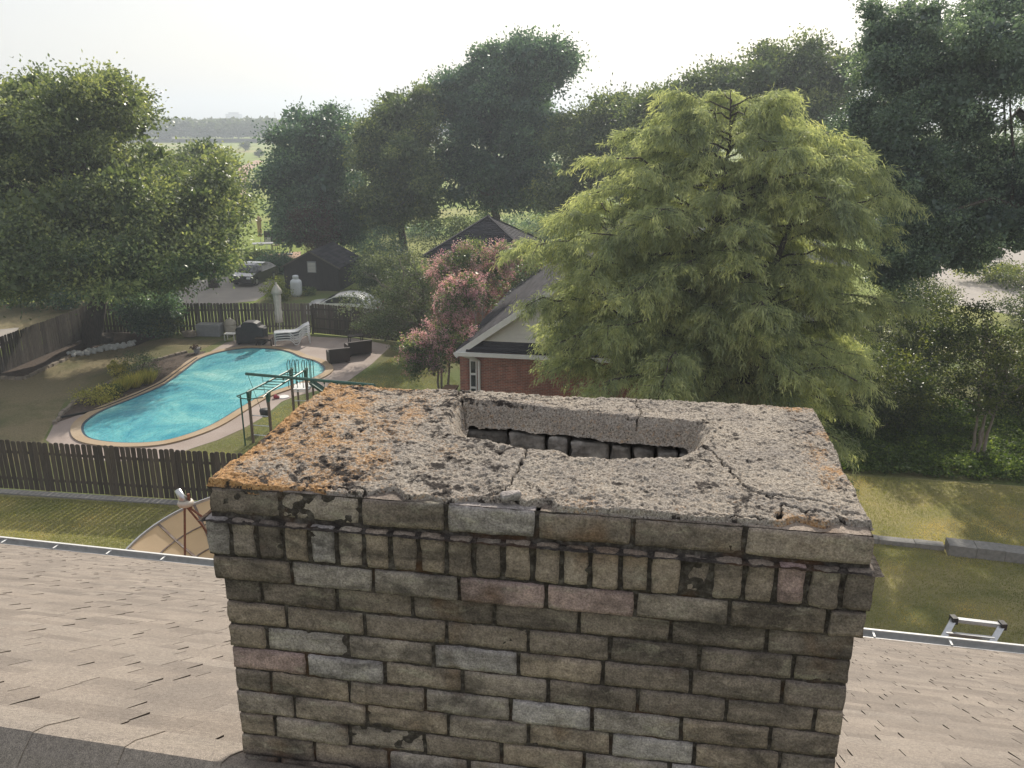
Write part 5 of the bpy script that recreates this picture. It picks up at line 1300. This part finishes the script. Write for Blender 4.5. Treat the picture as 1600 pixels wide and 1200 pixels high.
# cypress : feathery drooping sprays
def cypress():
    rg = np.random.default_rng(55); base = Vector((6.0, 26.2, 0))
    o = empty('bald_cypress', base, 0, 'large feathery yellow green cypress filling the middle right', 'tree')
    tk = MB(); P = []; D = []; T = []
    # leaders: x, y, height, reach at relative heights, boughs
    H0 = A(1140, 92, 26.2).z
    leaders = [(.5, .2, H0, [4.9, 5.2, 4.9, 4.2, 3.4, 2.3, .9], 130), (-2.9, .8, H0-3.2, [2.0, 3.0, 3.8, 3.6, 2.9, 2.0, .8], 66), (3.1, .5, H0-1.3, [3.2, 3.6, 3.8, 3.5, 2.9, 2.0, .8], 76)]
    brs = []
    for (lx0, ly0, H_, reach, nb) in leaders:
        top = Vector((lx0, ly0, H_-.9)); tp = wander((lx0*.12, ly0*.12, -.1), (lx0*.6, ly0*.6, H_*.4), 5, .15, rg)+wander((lx0*.6, ly0*.6, H_*.4), top, 5, .12, rg)[1:]
        tk.tube(tp, [.38*(1-.97*i/10)**1.2+.008 for i in range(11)], 9)
        for b in range(nb):
            f = (b+.5)/nb; z = 2.0+(H_-2.3)*f; th = b*2.399+rg.normal()*.35
            ln = float(np.interp(z/H_, [.1, .25, .5, .7, .82, .92, 1.0], reach))
            ln *= .46+.80*float(vn(np.array([th*1.3+z*.4+lx0*7]), np.array([z*.7]), 61)[0])+rg.uniform(-.08, .14)
            if math.cos(th) < -.15 and z < 4.4: ln *= .5
            if math.cos(th) < .1 and z < 4.7 and lx0 < 1: continue
            ft = z/H_*10; q0 = tp[min(9, int(ft))].lerp(tp[min(10, int(ft)+1)], ft % 1)
            brs.append((th, z, ln, q0, f))
    for (th, z, ln, q0, f) in brs:
        a_ = Vector(q0); e_ = a_+Vector((math.cos(th)*ln, math.sin(th)*ln*.85, ln*(.05+.22*f)))
        if e_.z < 1.6: e_.z = 1.6
        pts = wander(a_, e_, 6, ln*.045, rg, sag=ln*.06); pts[-1].z -= ln*.05
        tk.tube(pts, [.085*(1-.12*i)*max(.35, ln/6.5) for i in range(7)], 6)
        # secondary twigs with hanging sprays
        nt_ = int(13+ln*9)
        for k in range(nt_):
            g = rg.uniform(.10, 1.0)**.62; q = np.array(pts[min(5, int(g*6))].lerp(pts[min(6, int(g*6)+1)], g*6 % 1))
            ax = np.array([math.cos(th), math.sin(th), 0]); sd = np.array([-math.sin(th), math.cos(th), 0])*rg.choice([-1, 1])
            dirv = ax*rg.uniform(.3, 1)+sd*rg.uniform(.2, 1.0)+np.array([0, 0, rg.uniform(-.35, .35)]); dirv /= np.linalg.norm(dirv)
            tl_ = rg.uniform(.5, 1.25)*(1.1-.3*g); m = int(68*tl_/.9)
            s_ = rg.random(m)**.8; pos = q+np.outer(s_*tl_, dirv); pos[:, 2] -= .38*(s_*tl_)**2
            pos += rg.normal(size=(m, 3))*np.array([.075, .075, .05])
            dd = dirv*.45+rg.normal(size=(m, 3))*.42; dd[:, 2] -= .75
            P.append(pos); D.append(dd); T.append(np.clip(rg.normal(.46, .22)+.22*s_+rg.normal(0, .1, m), 0, 1))
            if k % 4 == 0: tk.tube([Vector(q), Vector(q+dirv*tl_*.8-np.array([0, 0, .15]))], [.014, .004], 4, cap=False)
    P = np.concatenate(P); D = np.concatenate(D); T = np.concatenate(T); k = P[:, 2] > .9; P, D, T = P[k], D[k], T[k]
    V = leaf_quads(P, D, rg.uniform(.12, .26, len(P)), rg.uniform(.014, .036, len(P)), rg)
    link('crown', quads_mesh('crown', V, T), MAT['needle'], o); tk.build('trunk', MAT['bark'], o, smooth=True)
    print('cypress leaves', len(P))
cypress()
# right-hand dark tree
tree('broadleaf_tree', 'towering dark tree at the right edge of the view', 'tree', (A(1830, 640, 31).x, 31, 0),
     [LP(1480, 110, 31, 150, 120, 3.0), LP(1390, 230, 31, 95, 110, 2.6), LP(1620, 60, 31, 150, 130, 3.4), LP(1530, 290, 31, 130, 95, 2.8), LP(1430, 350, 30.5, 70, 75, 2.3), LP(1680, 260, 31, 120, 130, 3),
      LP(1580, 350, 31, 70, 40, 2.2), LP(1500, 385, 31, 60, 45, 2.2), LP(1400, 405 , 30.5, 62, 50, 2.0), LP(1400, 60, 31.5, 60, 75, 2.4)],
     .45, 1500, 115, .42, .085, 'leaf_hazed', 108, shell=.4, core=.2, limbs=8, fork=.5)
tree('small_tree', 'slender multi-stemmed small tree on the ivy bank at right', 'tree', (G(1522, 716).x, G(1522, 716).y, 0),
     [LP(1500, 520, 29.5, 62, 46, 1.6), LP(1565, 545, 29, 70, 56, 1.7), LP(1535, 605, 29, 80, 50, 1.7), LP(1610, 600, 29, 55, 60, 1.6)],
     .07, 260, 60, .34, .08, 'leaf_deep', 109, stems=[(-.12, 0), (.1, .05), (.0, -.12), (.2, -.1)], limbs=12, fork=.3, shell=.35, bark='bark_pale', core=0)
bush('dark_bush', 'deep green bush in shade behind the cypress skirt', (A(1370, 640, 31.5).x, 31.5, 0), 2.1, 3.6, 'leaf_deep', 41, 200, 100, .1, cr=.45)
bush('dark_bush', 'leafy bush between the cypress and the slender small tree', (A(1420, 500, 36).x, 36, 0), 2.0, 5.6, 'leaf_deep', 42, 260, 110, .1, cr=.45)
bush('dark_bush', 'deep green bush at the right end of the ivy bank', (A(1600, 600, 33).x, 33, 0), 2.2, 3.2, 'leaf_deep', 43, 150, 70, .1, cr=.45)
for i, (u, v, r_, h_, lb) in enumerate(((1440, 486, 2.0, 2.2, 'dark bush at the near side of the road'), (1600, 505, 2.2, 2.0, 'bush at the near side of the road by the right edge'))):
    bush('roadside_bush', lb, (G(u, v).x, G(u, v).y, 0), r_, h_, 'leaf_deep', 160+i, 70, 60, .13, cr=.5)
for i, (u, v, r_, h_, lb) in enumerate(((1540, 442, 2.0, 1.6, 'low bush on the island beside the road'), (1590, 450, 2.2, 1.8, 'bright bush at the far side of the road'), (1530, 398, 1.2, 2.0, 'yellow bush at the end of the road'))):
    bush('roadside_bush', lb, (G(u, v).x, G(u, v).y, 0), r_, h_, 'leaf_bright', 60+i, 60, 60, .16, cr=.5)
for i, (u, v, lb) in enumerate(((1470, 330, 'hazy tree across the road left of the gap'), (1600, 330, 'hazy tree across the road at the far right'))):
    tree('roadside_tree', lb, 'tree', (A(u, 390, 95).x, 95, 0), [LP(u, 320, 95, 85, 65, 5), LP(u+50, 345, 95, 60, 45, 4), LP(u-60, 350, 95, 60, 45, 4)], .4, 200, 90, 1.1, .28, 'leaf_dark', 130+i, shell=.6)
# grey-green fine tree by the pool deck
tree('fine_leaved_tree', 'grey green fine leaved tree with pale bare limbs beside the deck', 'tree', (G(672, 552).x, G(672, 552).y, 0),
     [LP(625, 420, 43, 62, 48, 1.9), LP(600, 480, 42.5, 58, 44, 1.9), LP(660, 450, 43.5, 56, 60, 2.0), LP(602, 508, 42, 40, 22, 1.4), LP(650, 515, 43, 50, 36, 1.7)],
     .13, 230, 60, .5, .085, 'leaf_grey', 110, stems=[(-.1, 0), (.12, .05)], fork=.25, limbs=20, bark='bark_pale', shell=.45, core=0)
# crape myrtles
def crape(loc, lobes, label, seed, blooms, stems):
    rg = np.random.default_rng(seed)
    o = tree('crape_myrtle', label, 'tree', loc, lobes, .06, 120, 60, .38, .085, 'leaf_mid', seed, stems=stems, fork=.4, limbs=9, bark='bark_pale', shell=.5)
    rel = [(l[0]-loc[0], l[1]-loc[1], l[2], l[3]*1.02, l[4]*1.02, l[5]*1.02) for l in lobes]
    cc, d, _ = clump_centres(rel, int(blooms*1.7), rg, .9); k = (d[:, 2] > -.75); cc = cc[k]
    m = 34; idx = np.repeat(np.arange(len(cc)), m); off = rg.normal(size=(len(idx), 3))*np.array([.075, .075, .11])
    V = leaf_quads(cc[idx]+off, rg.normal(size=(len(idx), 3)), .055*rg.uniform(.7, 1.4, len(idx)), .05, rg)
    link('blossom', quads_mesh('blossom', V, np.clip(rg.normal(.5, .18, len(cc))[idx]+rg.normal(0, .15, len(idx))+off[:, 2]*1.2, 0, 1)), MAT['bloom'], o)
g_ = G(690, 628)
crape((g_.x, g_.y, 0), [LP(668, 560, 35.2, 40, 36, 1.1), LP(700, 530, 35.5, 44, 40, 1.2), LP(712, 470, 36, 36, 38, 1.1), LP(735, 445, 36.2, 26, 22, .8), LP(650, 545, 35, 22, 28, .8)],
      'pink blossoming crape myrtle leaning left of the white gable', 301, 260, [(0, 0), (.25, .05), (-.12, .1)])
g_ = G(745, 585)
crape((g_.x, g_.y, 0), [LP(725, 405, 41, 42, 26, 1.2), LP(785, 398, 41, 36, 24, 1.1), LP(690, 425, 41, 28, 32, 1.1), LP(765, 430, 41, 40, 30, 1.1), LP(740, 460, 41, 34, 30, 1.1)],
      'pink crape myrtle below the pyramid roof, behind the nearer one', 302, 210, [(0, 0), (.2, .1)])
# pool bed plants
for i, (u, v, r_, h_, lm, lb) in enumerate(((186, 592, .42, .95, 'leaf_yellow', 'small globe shaped yellow shrub in the pool bed'), (215, 588, .95, 1.15, 'leaf_mid', 'tallest bronze green shrub in the pool bed'),
                                          (150, 630, .75, .75, 'leaf_yellow', 'leftmost yellow green shrub in the pool bed'), (168, 622, .55, .6, 'leaf_bright', 'low green shrub right of the leftmost yellow shrub'))):
    bush('bed_shrub', lb, (G(u, v).x, G(u, v).y, 0), r_, h_, lm, 80+i, 34, 60, .08, group=None)
def grass_clump(loc, label, seed, r=.4, h=.7, n=700):
    rg = np.random.default_rng(seed); th = rg.uniform(0, 6.28, n); rr = rg.random(n)*r*.45; P = np.stack([rr*np.cos(th), rr*np.sin(th), np.zeros(n)], 1)
    D = np.stack([np.cos(th)*rg.uniform(.1, .8, n), np.sin(th)*rg.uniform(.1, .8, n), np.ones(n)], 1)
    V = leaf_quads(P, D, h*rg.uniform(.6, 1.1, n), .018, rg); o = link('ornamental_grass', quads_mesh('ornamental_grass', V, rg.random(n)), MAT['leaf_yellow'], None, loc)
    tag(o, label, 'grass clump', 'ornamental grasses in the pool bed')
for i, (u, v, lb) in enumerate(((192, 612, 'pale ornamental grass clump left of the middle of the pool bed'), (212, 606, 'ornamental grass clump in the middle of the pool bed'), (232, 600, 'rightmost ornamental grass clump by the pool coping'))):
    grass_clump((G(u, v).x, G(u, v).y, .02), lb, 90+i, .5, .75)

# ---------------- ground cover and grass blades
def poly_scatter(px, n, rg):
    pts = np.array([(p[0], p[1]) for p in XY(px)]); lo, hi = pts.min(0), pts.max(0); out = []
    c = rg.uniform(lo, hi, size=(n*3, 2)); k = inside([tuple(p) for p in pts], c[:, 0], c[:, 1]); return c[k][:n]
rg = np.random.default_rng(70)
q = poly_scatter([(1180, 735), (1310, 738), (1600, 757), (1760, 770), (1760, 640), (1600, 625), (1400, 640), (1180, 640)], 70000, rg)
n_ = len(q); hgt = fbm(q[:, 0]*1.3, q[:, 1]*1.3, 5, 4)*.55; P = np.stack([q[:, 0], q[:, 1], hgt*rg.random(n_)**.4], 1)
D = rg.normal(size=(n_, 3)); D[:, 2] = np.abs(D[:, 2])*.4+.1
tag(link('ivy_ground_cover', quads_mesh('ivy_ground_cover', leaf_quads(P, D, rg.uniform(.07, .14, n_), rg.uniform(.05, .10, n_), rg), np.clip(hgt*1.5-.1+rg.normal(0, .3, n_), 0, 1)), MAT['ivy']), 'thick ivy ground cover on the bank under the small tree', 'ground cover', None, 'stuff')
def blades(px, n, label, rg, h=.05):
    q = poly_scatter(px, n, rg); m = len(q); P = np.stack([q[:, 0], q[:, 1], np.zeros(m)+.004], 1); D = rg.normal(size=(m, 3))*.45; D[:, 2] = 1
    t = np.clip(fbm(q[:, 0]*.6, q[:, 1]*.6, 8, 3)*1.5-.3+rg.normal(0, .15, m), 0, 1)
    tag(link('grass', quads_mesh('grass', leaf_quads(P, D, h*rg.uniform(.5, 1.2, m), .014, rg), t), MAT['blade']), label, 'grass', None, 'stuff')
blades([(1280, 740), (1600, 762), (1700, 770), (1700, 1040), (1330, 1000)], 60000, 'short dry grass on the right hand lawn', rg)
blades([(-120, 770), (330, 792), (330, 880), (-120, 850)], 50000, 'short green grass between near fence and gutter', rg)
blades([(280, 715), (380, 676), (440, 635), (520, 612), (610, 560), (640, 545), (720, 600), (500, 700), (380, 712)], 25000, 'green grass between pool deck and chimney', rg, .06)

# ---------------- far wood, horizon things
rg = np.random.default_rng(99)
def far_wood():
    tmpl = []
    for k in range(5):
        r2 = np.random.default_rng(400+k); n = 240
        d = unit(r2.normal(size=(n, 3))); d[:, 2] = np.abs(d[:, 2])*1.0-.25; rad = r2.uniform(.75, 1.05, n)*(1+.18*np.sin(d[:, 0]*5+k)+.15*np.sin(d[:, 1]*7))
        P = d*rad[:, None]*np.array([.5, .5, .55])+np.array([0, 0, .5]); D = r2.normal(size=(n, 3))*.5+d
        V = leaf_quads(P, D, .17, .15, r2).reshape(n, 4, 3); tmpl.append((V, np.clip(r2.normal(.45, .2, n)+d[:, 2]*.25, 0, 1)))
    VV = []; TT = []
    for i in range(1250):
        Yf = 470+rg.random()**1.6*1700; x = rg.uniform(-.62, .36)*Yf
        if i < 420: Yf = 470+rg.random()*90; x = rg.uniform(-.45, -.2)*Yf
        h = rg.uniform(7, 12)*(1+.1*(Yf > 900)); 
        V, t = tmpl[i % 5]; th = rg.uniform(0, 6.28); c, s = math.cos(th), math.sin(th); Q = V.copy(); Q[..., 0] = V[..., 0]*c-V[..., 1]*s; Q[..., 1] = V[..., 0]*s+V[..., 1]*c
        wdt = h*rg.uniform(.8, 1.5); Q = Q*np.array([wdt, wdt, h])+np.array([x, Yf, 0]); VV.append(Q.reshape(-1, 3)); TT.append(np.clip(t+rg.normal()*.1, 0, 1))
    tag(link('far_wood', quads_mesh('far_wood', np.concatenate(VV), np.concatenate(TT)), MAT['far_leaf']), 'far hazy belt of woodland along the horizon', 'wood', None, 'stuff')
far_wood()
for i, (u, v, w_, lb) in enumerate(((384, 236, 9, 'pair of hazy shrubs standing in the far field'), (375, 330, 5, 'small dark tree at the edge of the field strip'), (405, 246, 8, 'low hazy shrub in the field by the dark tree'))):
    p = G(u, v); s_ = S(v, p.y); tree('field_tree', lb, 'tree', (p.x, p.y, 0), [(p.x, p.y, w_*s_*.9, w_*s_, w_*s_, w_*s_*.7)], .2, 40, 50, w_*s_*.35, w_*s_*.09, 'far_leaf', 500+i)
p = A(365.5, 180, 1500); o = empty('office_tower', (p.x, 1500, 0), 0, 'pale blue office building alone on the horizon', 'building')
sW = S(180, 1500)
zt = A(365, 178, 1500).z
mb = MB(); mb.box((0, 0, zt/2), (21*sW, 18, zt)); mb.build('wall', MAT['far_glass'], o)
mb = MB()
for k in range(6): mb.box((0, -9.2, zt*(.15+.15*k)), (20*sW, .5, 1.1))
mb.build('window_band', MAT['far_white'], o)
mb = MB(); mb.box((0, 0, zt+1.4), (14*sW, 10, 2.8)); mb.build('roof_plant', MAT['far_glass'], o)
o = empty('white_barn', (A(259, 190, 700).x, 560, 0), R(8), 'white gabled barn in the far wood', 'barn'); o.location.x = A(259, 190, 560).x
s_ = S(195, 560)
mb = MB(); mb.box((0, 0, 5), (20*s_, 14, 10)); mb.build('wall', MAT['far_white'], o)
mb = MB(); hw = 11.5*s_; mb.add([(-hw, -8, 9.5), (hw, -8, 9.5), (0, -8, 13.2), (-hw, 8, 9.5), (hw, 8, 9.5), (0, 8, 13.2)], [(0, 1, 2), (3, 5, 4), (0, 2, 5, 3), (1, 4, 5, 2)]); mb.build('roof', MAT['far_white'], o)
for (u, vt, Yt, lb) in ((252, 172, 900, 'thin red and white radio mast left on the horizon'), (429, 175, 900, 'thin grey radio mast beside the dark tree')):
    p = A(u, vt, Yt); mb = MB(); mb.tube([(0, 0, 0), (0, 0, p.z)], [.55, .25], 4)
    for k in range(8): mb.box((0, 0, p.z*(k+.5)/8), (1.0, 1.0, .4))
    tag(mb.build('radio_mast', MAT['galv'], loc=(p.x, Yt, 0)), lb, 'mast')

# ---------------- haze (even density air)
mb = MB(); mb.box((0, 1425, 33.5), (4900, 3250, 69)); hz = mb.build('haze', None); tag(hz, 'thin pale summer haze in the air', 'haze', None, 'stuff')
m, n, out = newmat('haze_air'); pv = n.nodes.new('ShaderNodeVolumePrincipled'); pv.inputs['Color'].default_value = (.82, .91, 1, 1); pv.inputs['Density'].default_value = .0010
pv.inputs['Anisotropy'].default_value = .3; n.links.new(pv.outputs[0], out.inputs['Volume']); hz.data.materials.append(m)
